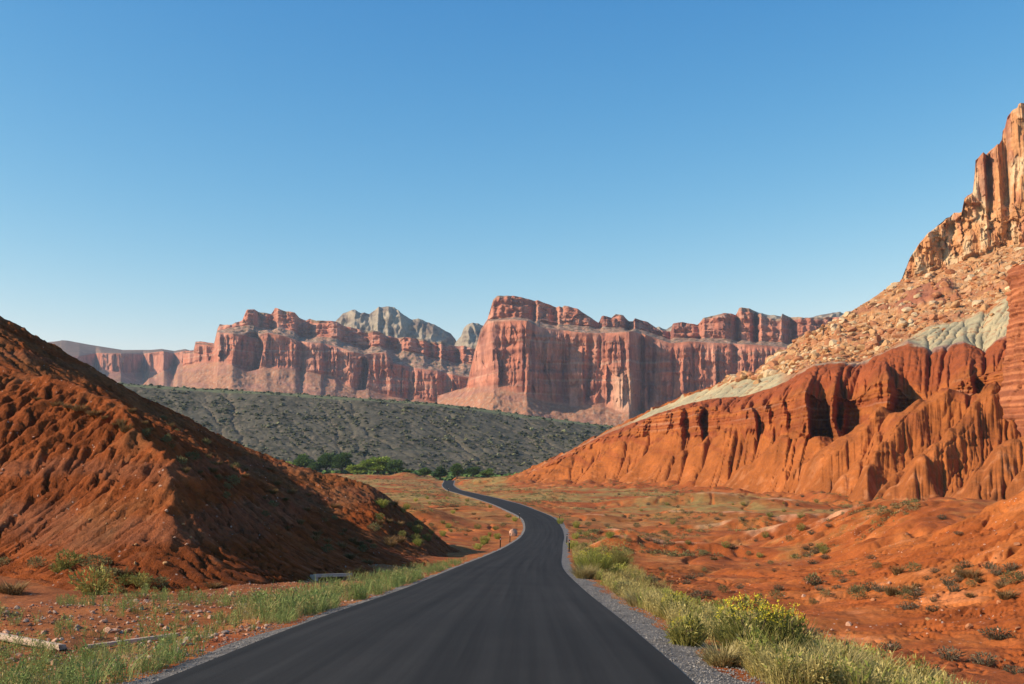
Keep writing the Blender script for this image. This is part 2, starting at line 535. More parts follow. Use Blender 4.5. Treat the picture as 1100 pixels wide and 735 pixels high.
_hn = blur(_htps(_cx / 20, _cy / 20), 5) + .10 * fbm2(_cx / 2.2, _cy / 2.2, 3, 60) + .3 * fbm2(_cx / 8, _cy / 8, 3, 64) + .8 * n2(_cx / 9, _cy / 9, 67) * sstep(-26, -12, _cx - (_cy - 60) * .1) * sstep(98, 88, _cy)
_he, _hA = erode(_hn, CDX, 80, .016, .5, .025, sink=_hn < ground_macro(_cx, _cy) - .3)
_hd = _he - _hn
_hd = np.clip(_hd - .85 * blur(_hd, 12), -1.6, .8) * .42
_hx, _hy = np.meshgrid(np.arange(HX0, 2.0, HDX), np.arange(HY0, 172, HDX))
_hz = Grid(HX0 - 1, HY0 - 1, CDX, _hn + _hd)(_hx, _hy) + .2
_h1 = _hz + .05 * fbm2(_hx / 1.0, _hy / 1.0, 3, 68)
_h2, _h2A = erode(_h1, HDX, 70, .026, .5, .02, seed=8, sink=_h1 < ground_macro(_hx, _hy) - .3)
_h2 = _h2 - _h1
_hz = _h1 + np.clip((_h2 - blur(_h2, 12)) * 1.0, -.5, .3)
_la = np.log(_h2A)
_hz -= blur(.34 * sstep(2.6, 4.6, _la) + .25 * sstep(4.4, 6.5, _la), 0) * sstep(.12, .3, np.hypot(*np.gradient(_h1, HDX)))
_hz -= .26 * rills(_hz, HDX, .9, 3.4, 71) * sstep(-.35, .25, n2(_hx / 4, _hy / 4, 72)) + .16 * rills(_h1, HDX, .45, 1.6, 73) * sstep(-.2, .3, n2(_hx / 3, _hy / 3, 74))
_hz += .04 * fbm2(_hx / .5, _hy / .5, 4, 70, .6)
# bring the crest to the height it has in the photo
SKY_H = [(-20, 328), (0, 340), (25, 353), (50, 368), (100, 395), (150, 425), (200, 448), (250, 475), (300, 495), (350, 510), (400, 523), (430, 545), (460, 566), (484, 586)]
_sa, _se = ae([p for p, q in SKY_H], [q for p, q in SKY_H])
for _ in range(3):
    _hg = Grid(HX0, HY0, HDX, _hz)
    _dd = np.arange(70, 160, .4)
    _em = np.array([(_hg(a_ * _dd, _dd, -99.0) / _dd).max() for a_ in _sa])
    _corr = np.interp(_hx / _hy, _sa, _em - _se)
    _hz = _hz - _corr * _hy * sstep(62, 92, _hy)
HILL = Grid(HX0, HY0, HDX, _hz)


def top_z(x, y):
    return np.maximum(ground_z(x, y), HILL(x, y, -99.0))


def hit(px, py, d0=9.0, d1=1100.0):
    """where the ray through a photo point first meets the ground"""
    a, e = ae(px, py)
    d = np.exp(np.linspace(math.log(d0), math.log(d1), 900))
    z = top_z(a * d, d)
    k = np.nonzero(z >= e * d)[0]
    i = k[0] if len(k) else len(d) - 1
    if i > 0:
        dd = np.linspace(d[i - 1], d[i], 24); zz = top_z(a * dd, dd)
        k = np.nonzero(zz >= e * dd)[0]
        if len(k): return float(a * dd[k[0]]), float(dd[k[0]]), float(zz[k[0]])
    return float(a * d[i]), float(d[i]), float(z[i])


# ------------------------------------------------------------------ colours (linear albedo)
RED = np.array([.39, .098, .024]); ORANGE = np.array([.47, .140, .034]); PALE = np.array([.54, .25, .12]); DRY = np.array([.34, .25, .085])
OLIVE = np.array([.19, .19, .062]); BROWN = np.array([.24, .09, .035])


def mix(a, b, t):
    t = np.asarray(t)[..., None]
    return a * (1 - t) + b * t


def build_ground():
    d = np.concatenate([np.arange(-26, 10, .5), np.arange(10, 28, .16), np.arange(28, 110, .15), np.arange(110, 150, .25), np.arange(150, 300, .5), np.exp(np.arange(math.log(300), math.log(1000), .0042)),
                        np.exp(np.linspace(math.log(1010), math.log(12000), 50))])
    a = np.arange(-.70, .70, .00105)
    D, A_ = np.meshgrid(d, a, indexing='ij')
    X = A_ * (D + 36 * np.exp(-np.maximum(D + 26, 0) / 26)); Y = D
    Z = ground_z(X, Y)
    dist = np.hypot(X, Y)
    # valley floor drops away under the hill so that the hill's own surface shows
    hz = HILL(X, Y, -99.0)
    Z = np.where(hz > Z + .6, Z - .5, Z)
    n1 = fbm2(X / 11, Y / 11, 4, 80); nb = fbm2(X / 2.5, Y / 2.5, 4, 85); n5 = fbm2(X / 45, Y / 45, 3, 88)
    c = mix(RED[None, None] * .82, ORANGE[None, None] * .84, sstep(-.4, .6, n1 + .5 * nb))
    c = mix(c, RED * .62, .55 * sstep(.1, .7, n2(X / 7 + 9, Y / 7, 97) + .5 * nb))
    c = mix(c, PALE * np.array([1, .85, .75]), .4 * sstep(.5, .9, n1 + .5 * nb))
    # pale crust on mound tops
    mt = np.zeros_like(X)
    for mx, my, w, l, h in _MND[:14]:
        mt = np.maximum(mt, np.exp(-(((X - mx) / w) ** 2 + ((Y - my) / l) ** 2) * 2.2))
    c = mix(c, np.array([.56, .28, .15]), .7 * sstep(.55, 1, mt + .3 * nb))
    # dry grass cover on the flats (bands along the valley)
    dr, rz = road_at(X, Y)
    veg = sstep(160, 330, D) * sstep(-.35, .35, n5 + .6 * n1 + .25) * (1 - .8 * mt)
    veg = np.maximum(veg, sstep(14, 4, np.abs(dr)) * .45 * sstep(-.5, .4, nb) * (D < 860))
    veg = np.maximum(veg, .5 * sstep(60, 120, D) * sstep(.1, .7, n1 + n5 + .3 * nb))
    veg = veg * (1 - .9 * sstep(.1, .6, apron(X, Y))) * (.55 + .45 * sstep(-.25, .25, fbm2(X / 5, Y / 9, 3, 98)))
    steep = sstep(.25, .5, np.abs(np.gradient(Z, axis=1)) / (np.abs(np.gradient(X, axis=1)) + 1e-6))
    veg = veg * (1 - steep)
    vc = mix(DRY[None, None], OLIVE, sstep(-.3, .5, nb))
    c = mix(c, vc, (.55 + .25 * sstep(160, 260, D)) * veg)
    # left verge: darker rubble
    c = mix(c, BROWN, .5 * sstep(-4, -9, dr) * sstep(120, 60, D))
    c *= (1 + .18 * nb)[..., None]
    me = grid_mesh('ground', X, Y, Z, earth_mat('red_soil', .5, 5.0, .55, .12, .78, 1.25, speck=(3.0, .16, (.50, .34, .26))), np.clip(c, .01, .8))
    return props(mesh_obj('ground', me), 'orange red desert floor with dry grass running out to the far cliffs', 'ground', kind='structure')


def build_hill():
    n1 = fbm2(_hx / 6, _hy / 6, 4, 90); nb = fbm2(_hx / 1.3, _hy / 1.3, 4, 94); ns = n2(_hz * .9 + .5 * n1, _hz * 0, 95)
    c = mix(RED[None, None] * .55, RED[None, None] * .80, sstep(-.5, .5, n1 + .5 * nb))
    c = mix(c, np.array([.27, .10, .05]), .5 * sstep(.1, .6, ns))
    c = mix(c, PALE * .65, .35 * sstep(.5, .9, nb + .3 * ns))
    # thin dry cover on the upper slope
    c = mix(c, np.array([.16, .085, .035]), .45 * sstep(.0, .7, n1 - .2 + .6 * sstep(70, 95, _hy)))
    me = grid_mesh('hill', _hx, _hy, _hz, earth_mat('red_clay', .8, 4.0, .95, .28, .75, 1.28, speck=(2.2, .13, (.5, .33, .25))), np.clip(c, .01, .8))
    return props(mesh_obj('hill', me), 'dark red gullied clay hill sloping down to the left side of the road', 'hill', kind='structure')


# ------------------------------------------------------------------ traced rock formations
def curve(pts):
    pts = sorted((float(ae(p[0], p[1])[0]), float(ae(p[0], p[1])[1]), float(p[2])) for p in pts)
    return np.array(pts)


def formation(a, curves, rows, shapes, shift=None):
    """a: column azimuths. curves: list of arrays (a,e,d) front to back. rows: rows per segment.
    shift(k, a) moves curve k in depth. returns D,Z,K grids (rows x cols)"""
    Ds, Zs = [], []
    prev = None
    for k, c in enumerate(curves):
        e = np.interp(a, c[:, 0], c[:, 1]); d = np.interp(a, c[:, 0], c[:, 2])
        z = e * d
        if shift is not None: d = d + shift(k, a)
        if prev is not None: d = np.maximum(d, prev + .05)
        prev = d
        Ds.append(d); Zs.append(z)
    D, Z, K = [], [], []
    for k in range(len(curves) - 1):
        t = np.linspace(0, 1, rows[k] + 1)
        if k < len(curves) - 2: t = t[:-1]
        sh = shapes[k]
        tz = t ** sh if sh >= 1 else 1 - (1 - t) ** (1 / sh)
        for tt, tzz in zip(t, tz):
            D.append(Ds[k] * (1 - tt) + Ds[k + 1] * tt); Z.append(Zs[k] * (1 - tzz) + Zs[k + 1] * tzz); K.append(np.full_like(a, k + tt))
    return np.array(D), np.array(Z), np.array(K)


def saw(pts, a):
    """piecewise-linear depth offset given at photo columns"""
    xs = [(p[0] - 550) / F / CT for p in pts]
    return np.interp(a, xs, [p[1] for p in pts])


CLIFF_MAT = earth_mat('sandstone_cliff', .03, .12, .7, 4.0, .78, 1.22, stretch=(1, 1, .45))
TALUS_MAT = CLIFF_MAT


def hsh(i, j, seed):
    i = np.asarray(i).astype(np.int64); j = np.asarray(j).astype(np.int64)
    return _perm[(_perm[(i + seed * 7) & 255] + j + seed) & 255] / 255.0


def facets(u, Z, lam, H, seed):
    """angular joint blocks: every block has its own set-back and tilt"""
    w = u / lam + .45 * n2(u / (lam * 2.3), Z / (H * 1.5), seed) + .12 * n2(u / (lam * .5), Z / (H * .3), seed + 1)
    i = np.floor(w); f = w - i
    v = Z / H + hsh(i, i * 0, seed + 3) * 3 + .25 * n2(u / (lam * .8), Z / H, seed + 4)
    j = np.floor(v); g = v - j
    return hsh(i, j, seed) - .5 + (hsh(i, j, seed + 5) - .5) * 1.6 * (f - .5) + (hsh(i, j, seed + 6) - .3) * .5 * (g - .5)


def flutes(a, Z, d0, lam, amp, seed):
    """vertical buttresses and cracks of a jointed sandstone wall"""
    u = a * d0
    w = .35 * n2(u / (lam * 3), Z / (lam * 5), seed + 5)
    f1 = n2(u / lam + w, Z / (lam * 9), seed)
    f2 = n2(u / (lam * .42) + w * 2, Z / (lam * 5), seed + 1)
    f3 = n2(u / (lam * .18) + w, Z / (lam * 2.2), seed + 2)
    crack = sstep(.10, .0, np.abs(n2(u / (lam * 1.7) + .3 * w, Z / (lam * 14), seed + 3)))
    return amp * (np.abs(f1) * 1.5 - .5 + .55 * f2 + .25 * f3 + .8 * crack)


def build_mesas():
    def make(name, label, px0, px1, step, curves, rows, shapes, shift, dispf, colf, smooth=True):
        a = np.arange(float(ae(px0, 400)[0]), float(ae(px1, 400)[0]), step / F)
        D, Z, K = formation(a, [curve(c) for c in curves], rows, shapes, shift)
        A_ = np.broadcast_to(a, D.shape)
        D2 = D + dispf(A_, D, Z, K)
        X = A_ * D   # keeps columns straight
        c = colf(A_, D2, Z, K)
        me = grid_mesh(name, A_ * D2, D2, Z, CLIFF_MAT, np.clip(c, .01, .85), smooth)
        o = mesh_obj(name, me)
        return props(o, label, 'mesa', 'sandstone mesas across the valley', 'structure')

    WALL = np.array([.43, .155, .09]); PINK = np.array([.51, .22, .14]); DARK = np.array([.20, .075, .055]); CREAM = np.array([.58, .44, .32]); TAL = np.array([.36, .165, .09]); SCRUB = np.array([.10, .105, .06])

    def wallcol(A_, D, Z, K, base, rim, top, d0, seed, zs=1.0):
        u = A_ * d0
        st = n2(u / 30, Z / 260, seed) + .5 * n2(u / 9, Z / 120, seed + 1)
        c = mix(WALL[None, None], PINK, sstep(-.2, .6, st))
        c = mix(c, DARK, .75 * sstep(.15, .6, n2(u / 14, Z / 190, seed + 2) + .35 * n2(u / 60, Z / 60, seed + 3)))
        band = n2(Z / 9 + .3 * n2(u / 80, Z / 40, seed + 9), u / 500, seed + 4)
        c = mix(c, CREAM * .9, .30 * sstep(.25, .6, band))
        c = mix(c, DARK, .35 * sstep(.3, .6, n2(Z / 16, u / 300, seed + 6)))
        tal = mix(TAL[None, None], CREAM * .7, .5 * sstep(.1, .6, fbm2(u / 7, Z / 5, 3, seed + 7)))
        tal = mix(tal, np.array([.30, .13, .10]), .5 * sstep(.0, .5, n2(u / 60, Z / 22, seed + 8)))
        c = mix(c, tal, sstep(base + .05, base - .05, K))
        led = mix(np.array([.34, .19, .12])[None, None], SCRUB, .75 * sstep(-.1, .4, fbm2(u / 12, D / 14, 3, seed + 12)))
        led = mix(led, CREAM * .9, .5 * sstep(.15, .6, fbm2(u / 16, Z / 5, 3, seed + 14)))
        c = mix(c, led, sstep(rim - .02, rim + .06, K) * sstep(rim + 1.02, rim + .95, K) * .9)
        return c

    def steps(Z, U, seed, h):
        w = Z / h + .35 * n2(U / 90, Z / 60, seed) + .12 * n2(U / 20, Z / 20, seed + 1)
        f = w - np.floor(w)
        return np.floor(w) + sstep(.72, 1.0, f)
    # --- main block
    sky = [(470, 425), (495, 418), (501, 416), (509.4, 379), (516.5, 355), (523.7, 342.7), (529.8, 322), (534, 317.8), (551, 317.8), (571.6, 321), (592, 326), (604, 330), (606, 328), (620.6, 331.4), (631, 338.6), (643, 344.7), (646, 338.6), (657, 340.6), (661.4, 336.5), (669.6, 337.6), (671, 339), (680, 343.7), (682, 341),
           (686, 341.6), (696, 343.7), (708.6, 352), (721, 353), (722.5, 346.7), (733, 345), (749, 347.7), (755.5, 341.6), (778, 336.5), (790, 336.5), (794, 329.4), (810.6, 331.4), (815, 336.5), (827, 341.6), (838, 342.6), (840.5, 336.5), (857.5, 339.6), (864, 341), (900, 340), (960, 345)]
    rim = [(470, 426), (501, 416.2), (509.4, 381), (516.5, 358), (524, 345), (551, 343), (567, 345), (580, 352), (629, 358), (653, 358), (680, 356), (700, 362), (721, 369), (741, 367), (778, 369), (819, 371), (850, 374), (960, 372)]
    tb = [(470, 425.5), (501, 416.1), (509.4, 380), (516.5, 357), (524, 343.5), (551, 341), (567, 341.5), (580, 345), (604, 348), (629, 350), (643, 350.5), (661, 351), (690, 352.5), (721, 362), (741, 362), (778, 364), (819, 366), (850, 368), (960, 366)]
    base = [(470, 428), (490, 419), (501, 416.5), (531, 416), (551, 421), (567.6, 426), (588, 432.5), (612.5, 436.5), (645, 434.5), (667.6, 442.7), (686, 440.6), (720, 440), (850, 440), (960, 440)]
    dsaw = [(470, 2760), (500, 2640), (516, 2500), (530, 2420), (566, 2390), (585, 2430), (605, 2442), (625, 2425), (650, 2425), (664, 2400), (676, 2378), (681, 2412), (689, 2455), (693, 2430), (700, 2440), (740, 2420), (784, 2412), (787, 2432), (800, 2415), (850, 2400), (960, 2380)]
    dx_, dv = zip(*dsaw)
    dd = lambda px: float(np.interp(px, dx_, dv))
    dsm = lambda px: float(np.interp(px, [470, 530, 600, 700, 960], [2700, 2440, 2440, 2440, 2400]))
    tier = [(530, 0), (545, 0), (558, 0), (575, 25), (577, 5), (598, 35), (601, 5), (630, 5), (645, 40), (648, 5), (671, 20), (676, 60), (682, 20), (697, 40), (720, 60), (724, 15), (752, 25), (757, 0), (786, 0), (792, 45), (797, 10), (806, 10), (812, 45), (818, 5), (840, 5), (850, 50), (858, 10)]

    def shift(k, a):
        r = np.zeros_like(a)
        if k in (3, 4):
            r = r + saw(tier, a) + 10 * n2(a * 150, a * 0, 7)
        return r

    def disp(A_, D, Z, K):
        wall = sstep(1.0, 1.15, K) * sstep(2.0, 1.85, K)
        up = sstep(3.0, 3.1, K) * sstep(4.0, 3.9, K)
        U_ = A_ * 2450
        r = wall * (flutes(A_, Z, 2450, 34, 7, 101) + 15 * facets(U_, Z, 30, 170, 103) + 9 * facets(U_, Z, 13, 80, 105) + 4 * facets(U_, Z, 6, 30, 107)) + up * (12 * facets(U_, Z, 34, 40, 109) + 6 * facets(U_, Z, 12, 16, 110) + flutes(A_, Z, 2450, 40, 3, 111) + 9 * (steps(Z, U_, 113, 17) - Z / 17) + 7 * fbm3(U_ / 30, D / 30, Z / 22, 3, 115))
        r = r + wall * (5 * (steps(Z, U_, 124, 26) - Z / 26) + 9 * n3(U_ / 60, D / 60, Z / 70, 126))
        r = r + (wall + up) * 5 * n2(Z / 13, A_ * 30, 117)
        r = r + sstep(1.0, .8, K) * (10 * ridged(n2(A_ * 2450 / 70, D / 300, 118)) + 5 * fbm2(A_ * 2450 / 18, D / 18, 3, 119))
        r = r + sstep(2, 2.2, K) * sstep(3, 2.8, K) * 8 * fbm2(A_ * 2450 / 20, D / 20, 3, 120)
        return r
    talf = [(470, 445), (520, 450), (640, 468), (760, 475), (960, 480)]
    curves = [[(p, y, dsm(p) - 190) for p, y in talf], [(p, y, dd(p)) for p, y in sorted(base + [(q, float(np.interp(q, *zip(*base))), 0)[:2] for q in dx_])],
              [(p, y, dd(p) + 30) for p, y in sorted(rim + [(q, float(np.interp(q, *zip(*rim)))) for q in dx_ if q not in dict(rim)])],
              [(p, y, dsm(p) + 120) for p, y in tb], [(p, y, dsm(p) + 145) for p, y in sky], [(p, y + 30, dsm(p) + 600) for p, y in sky]]

    def col(A_, D, Z, K):
        c = wallcol(A_, D, Z, K, 1, 2, 3, 2450, 130)
        u = A_ * 2450
        capz = sstep(3.86, 3.95, K) * sstep(.0, .3, n2(u / 60, K * 0, 141) + .1)
        c = mix(c, np.array([.30, .22, .15]), .8 * capz)
        cr = sstep(float(ae(652, 400)[0]), float(ae(664, 400)[0]), A_) * sstep(float(ae(683, 400)[0]), float(ae(676, 400)[0]), A_) * sstep(1.62, 1.35, K) * sstep(.95, 1.05, K)
        c = mix(c, np.array([.56, .33, .21]), .8 * cr)
        return c
    make('mesa', 'tall red flat topped mesa in the middle with a sheer fluted wall', 470, 945, .62, curves, [40, 130, 16, 50, 12], [1.3, 1, 1, 1, 1], shift, disp, col)

    # --- left block
    skyB = [(196, 378), (208, 377), (210, 367), (215.5, 367), (230, 369), (233.5, 354), (236, 348.6), (247, 349.4), (260, 344.5), (265, 333), (273.5, 332), (291.4, 333.4), (295.5, 328), (299, 331), (304.5, 333), (317.5, 336), (329, 340.4), (333, 338), (340, 343), (360, 345), (381, 349.4), (399, 353.5), (415, 357.5), (441, 362.4), (467.5, 365), (490, 369), (510, 373), (540, 374)]
    rimB = [(196, 380), (208, 379), (210, 369.5), (230, 371.5), (233.5, 357), (254, 359), (273.5, 361), (288, 357.6), (304.5, 361), (322.5, 367), (347, 369), (366, 374), (391, 381), (415, 378), (422, 390), (441, 395), (464, 398), (497, 405), (540, 408)]
    tbB = [(196, 379), (208, 378), (210, 368.5), (230, 370.5), (233.5, 355.5), (247, 352), (260, 350), (275, 349), (288, 349), (304, 352), (322, 358), (347, 361), (366, 364), (391, 371), (415, 372), (441, 377), (464, 382), (497, 389), (540, 392)]
    baseB = [(196, 394), (200, 392), (229, 388.6), (249, 392), (265, 399), (283, 395), (314, 397), (339, 401.6), (360, 405), (366, 411), (383, 419.6), (396, 418), (415, 426), (448, 429), (467.5, 432.6), (540, 436)]
    sawB = [(196, 3320), (210, 3250), (230, 3200), (234, 3080), (250, 3040), (270, 3060), (288, 3060), (300, 3050), (318, 3060), (323, 3095), (330, 3070), (345, 3070), (348, 3090), (366, 3080), (380, 3060), (398, 3080), (415, 3080), (430, 3085), (441, 3115), (446, 3090), (470, 3080), (480, 3110), (486, 3080), (540, 3120)]
    bx, bv = zip(*sawB)
    dB = lambda px: float(np.interp(px, bx, bv))
    sB = lambda px: float(np.interp(px, [196, 230, 250, 540], [3300, 3170, 3080, 3100]))
    tierB = [(260, 0), (272, 0), (277, 60), (293, 75), (298, 20), (316, 0), (321, 85), (333, 90), (340, 30), (352, 10), (362, 0), (368, 70), (395, 80), (400, 20), (408, 15), (414, 70), (428, 75), (434, 20), (455, 20), (460, 60), (470, 60), (474, 15), (480, 60), (492, 70), (498, 30), (540, 30)]

    def shiftB(k, a):
        r = np.zeros_like(a)
        if k in (3, 4): r = saw(tierB, a) + 12 * n2(a * 150, a * 0, 17)
        return r

    def dispB(A_, D, Z, K):
        wall = sstep(1.0, 1.15, K) * sstep(2.0, 1.85, K); up = sstep(3.0, 3.1, K) * sstep(4.0, 3.9, K)
        U_ = A_ * 3080
        r = wall * (flutes(A_, Z, 3080, 36, 7, 201) + 17 * facets(U_, Z, 34, 150, 203) + 10 * facets(U_, Z, 15, 70, 205) + 5 * facets(U_, Z, 7, 30, 207)) + up * (16 * facets(U_, Z, 44, 50, 209) + 9 * facets(U_, Z, 16, 20, 210) + flutes(A_, Z, 3080, 50, 4, 211) + 12 * (steps(Z, U_, 213, 19) - Z / 19) + 10 * fbm3(U_ / 40, D / 40, Z / 26, 3, 215))
        r = r + wall * (6 * (steps(Z, U_, 224, 30) - Z / 30) + 12 * n3(U_ / 70, D / 70, Z / 60, 226)) + (wall + up) * 6 * n2(Z / 15, A_ * 30, 217)
        e_ = Z / D
        for ax, at, ab, hw, dep, lean in ((267, 356, 402, 15.5, 95, -.55), (388, 383, 422, 8, 60, -.7)):
            ac = float(ae(ax, 380)[0]); et = float(ae(ax, at)[1]); eb = float(ae(ax, ab)[1])
            v = np.clip((e_ - eb) / (et - eb), 0, 1.2)
            x_ = (A_ - ac) * F / hw + lean * (v - .5)
            rr = x_ ** 2 + np.maximum(v - .55, 0) ** 2 / .2
            r = r + dep * sstep(1.0, .8, rr) * (.1 + .45 * (x_ + 1)) * sstep(.98, 1.06, K)
        r = r + sstep(1.0, .8, K) * (14 * ridged(n2(A_ * 3080 / 80, D / 300, 218)) + 6 * fbm2(A_ * 3080 / 20, D / 20, 3, 219))
        r = r + sstep(2, 2.2, K) * sstep(3, 2.8, K) * 14 * fbm2(A_ * 3080 / 26, D / 26, 3, 220)
        return r
    add = lambda c, q: sorted(c + [(p, float(np.interp(p, *zip(*c)))) for p in q if p not in dict(c)])
    curvesB = [[(196, 418, 3060), (250, 425, 2850), (330, 434, 2830), (540, 446, 2850)], [(p, y, dB(p)) for p, y in add(baseB, bx)], [(p, y, dB(p) + 30) for p, y in add(rimB, bx)],
               [(p, y, sB(p) + 130) for p, y in tbB], [(p, y, sB(p) + 160) for p, y in skyB], [(p, y + 30, sB(p) + 600) for p, y in skyB]]

    def colB(A_, D, Z, K):
        c = wallcol(A_, D, Z, K, 1, 2, 3, 3080, 230)
        return mix(c, SCRUB * 1.3, .7 * sstep(3.8, 3.93, K) * sstep(-.1, .3, n2(A_ * 3080 / 50, K * 0, 241)))
    make('mesa', 'broken red mesa left of centre with a deep dark alcove in its wall', 196, 535, .62, curvesB, [36, 90, 16, 50, 12], [1.3, 1, 1, 1, 1], shiftB, dispB, colB)

    # --- pale domes behind
    def dome(label, sk, px0, px1, d0, low, seed):
        cur = [[(p, low, d0 - 60) for p in (px0, px1)], [(p, min(y + (low - y) * .55, low - .5), d0) for p, y in sk], [(p, y, d0 + 120) for p, y in sk], [(p, y + 25, d0 + 500) for p, y in sk]]

        def dd_(A_, D, Z, K):
            u = A_ * d0
            lump = np.abs(n2(u / 75, Z / 160, seed)) * 75 + np.abs(n2(u / 30, Z / 60, seed + 1)) * 26 + 8 * n2(u / 11, Z / 20, seed + 2)
            return lump * sstep(0, .3, K) * sstep(2.5, 2, K)

        def cc(A_, D, Z, K):
            u = A_ * d0
            c = mix(np.array([.33, .265, .19])[None, None], np.array([.17, .125, .095]), sstep(-.1, .5, n2(u / 40, Z / 60, seed + 4) + .5 * n2(u / 300, Z / 12, seed + 5)))
            return mix(c, SCRUB, .5 * sstep(.2, .5, fbm2(u / 20, Z / 20, 3, seed + 6)) * sstep(1.6, .8, K))
        make('mesa', label, px0, px1, .7, cur, [20, 45, 8], [1, .7, 1], None, dd_, cc)
    dome('pale rounded sandstone domes rising behind the left mesa', [(352, 350), (360, 345), (368, 335.5), (374, 334), (381, 332), (387.5, 335.5), (397, 336), (401, 333), (407, 329.5), (415, 328.5), (423.5, 329.5), (431.6, 336), (443, 343), (449, 342), (456, 343.7), (472.5, 351), (484, 357), (489, 363), (492, 370)], 352, 492, 3800, 380, 301)
    dome('small pale dome in the gap between the two red mesas', [(486, 372), (492, 364), (495, 361), (498.6, 351), (502, 348), (507, 346.5), (513, 347), (525, 350), (540, 356)], 486, 540, 3750, 385, 321)
    dome('far white rock crest behind the boulder slope', [(640, 350), (648, 341), (655, 340), (662, 346), (716, 352), (724, 346), (745, 347), (752, 352), (790, 338), (800, 331), (806, 333), (855, 343), (866, 341), (880, 337), (892, 336), (902, 334.5), (912, 338), (930, 345), (960, 352)], 640, 960, 3300, 375, 341)

    # --- far low mesa on the left
    skyD = [(-120, 372), (0, 369), (48, 368), (64.5, 366.3), (66, 365.5), (72.7, 366), (97, 370.5), (132, 376), (161, 376), (174, 375), (187, 377), (199, 375), (204, 376.5), (225, 374)]
    rimD = [(-120, 392), (48, 386), (85, 383), (105, 379.5), (132, 380), (155, 380), (174, 377.5), (187, 379.5), (199, 377), (225, 377)]
    baseD = [(-120, 405), (48, 400), (85, 398), (105, 397.5), (132, 401), (155, 399), (171, 401), (187, 392.5), (210, 389), (225, 390)]
    sawD = [(-120, 3950), (20, 4000), (60, 4060), (85, 4130), (103, 4360), (108, 4200), (130, 4190), (133, 4210), (154, 4430), (160, 4300), (176, 4220), (180, 4250), (187, 4340), (191, 4250), (225, 4150)]
    px_, pv = zip(*sawD)
    dD = lambda p: float(np.interp(p, px_, pv))
    curvesD = [[(-120, 428, 3700), (225, 428, 3850)], [(p, y, dD(p)) for p, y in add(baseD, px_)], [(p, y, dD(p) + 25) for p, y in add(rimD, px_)], [(p, y, 4560) for p, y in skyD], [(p, y + 20, 5200) for p, y in skyD]]

    def dispD(A_, D, Z, K):
        wall = sstep(1.0, 1.15, K) * sstep(2.0, 1.85, K)
        return wall * (flutes(A_, Z, 4250, 42, 8, 401) + 18 * facets(A_ * 4250, Z, 40, 200, 403) + 9 * facets(A_ * 4250, Z, 17, 80, 405)) + sstep(1.0, .8, K) * 25 * ridged(n2(A_ * 4250 / 110, D / 400, 418))

    def colD(A_, D, Z, K):
        c = wallcol(A_, D, Z, K, 1, 9, 9, 4250, 430)
        return mix(c, np.array([.14, .11, .085]), .85 * sstep(1.97, 2.08, K))
    make('mesa', 'distant low bluish mesa at the far end of the valley', -110, 222, .7, curvesD, [24, 50, 16, 6], [1.4, 1, 1, 1], None, dispD, colD)


# ------------------------------------------------------------------ dark green ridge in front of the mesas
GREEN = {}


def build_green_ridge():
    a = np.arange(float(ae(-260, 450)[0]), float(ae(900, 450)[0]), .8 / F)
    basec = [(-260, 512, 900), (300, 509, 900), (450, 509, 930), (560, 508, 980), (700, 507, 1010), (900, 506, 1010)]
    crest = [(-260, 412, 1120), (100, 413, 1140), (145, 415.5, 1150), (200, 419, 1150), (300, 425, 1150), (400, 431, 1160), (450, 434.5, 1170), (500, 439.5, 1185), (560, 448, 1200), (610, 454, 1210), (640, 458, 1220), (700, 463, 1230), (900, 470, 1230)]
    shoulder = [(p, y - 2.0 - .5 * math.sin(p / 37), d + 190) for p, y, d in crest]
    D, Z, K = formation(a, [curve(basec), curve(crest), curve(shoulder), curve([(p, y + 28, d + 500) for p, y, d in shoulder])], [190, 26, 8], [1.12, .8, 1], None)
    A_ = np.broadcast_to(a, D.shape)
    X = A_ * D
    # rills
    n = 300
    dreg = np.linspace(895, 1260, n)
    zr = np.array([np.interp(dreg, D[:, j], Z[:, j]) for j in range(0, len(a), 2)]).T
    xr = a[::2][None] * dreg[:, None]
    rough = .5 * fbm2(xr / 30, dreg[:, None] / 30, 3, 500) + 2.5 * n2(xr / 70 + dreg[:, None] / 400, dreg[:, None] / 300, 505)
    zz = zr + rough * sstep(895, 930, dreg)[:, None]
    ze, _ = erode(zz, 1.4, 50, .012, .5, .05)
    dl = np.clip(ze - zr, -10, 5)
    u = np.clip((D - 895) / (1260 - 895) * (n - 1), 0, n - 1.01); i = u.astype(int); f = u - i
    jj = np.minimum(np.arange(len(a)) // 2, dl.shape[1] - 1)[None].repeat(D.shape[0], 0)
    delta = dl[i, jj] * (1 - f) + dl[i + 1, jj] * f
    Z2 = Z + delta * sstep(1.15, .9, K) * .7 + .5 * fbm2(X / 8, D / 8, 3, 508)
    n1 = fbm2(X / 25, D / 25, 4, 510); nb = fbm2(X / 6, D / 6, 3, 514)
    c = mix(np.array([.118, .102, .070])[None, None], np.array([.070, .065, .044]), sstep(-.3, .5, n1))
    c = mix(c, np.array([.26, .19, .13]), .45 * sstep(.25, .8, nb + .4 * n1) + .35 * sstep(-1.5, -4, delta))
    c = mix(c, np.array([.17, .18, .08]), .8 * sstep(.98, 1.06, K))
    c = mix(c, np.array([.05, .06, .035]), .8 * sstep(.012, .0, np.abs(K - .34 - .012 * n2(X / 60, X * 0, 520))) * sstep(-.2, .1, n2(X / 45, X * 0, 521)))
    me = grid_mesh('ridge', X, D, Z2, earth_mat('scrub_soil', .06, .35, .6, 1.5, .75, 1.25), np.clip(c, .01, .6))
    o = props(mesh_obj('ridge', me), 'long grey green scrub covered ridge below the red mesas', 'ridge', kind='structure')
    GREEN.update(X=X, Y=D, Z=Z2, K=K)
    return o


# ------------------------------------------------------------------ right-hand badlands, talus and upper cliff
BAD = {}


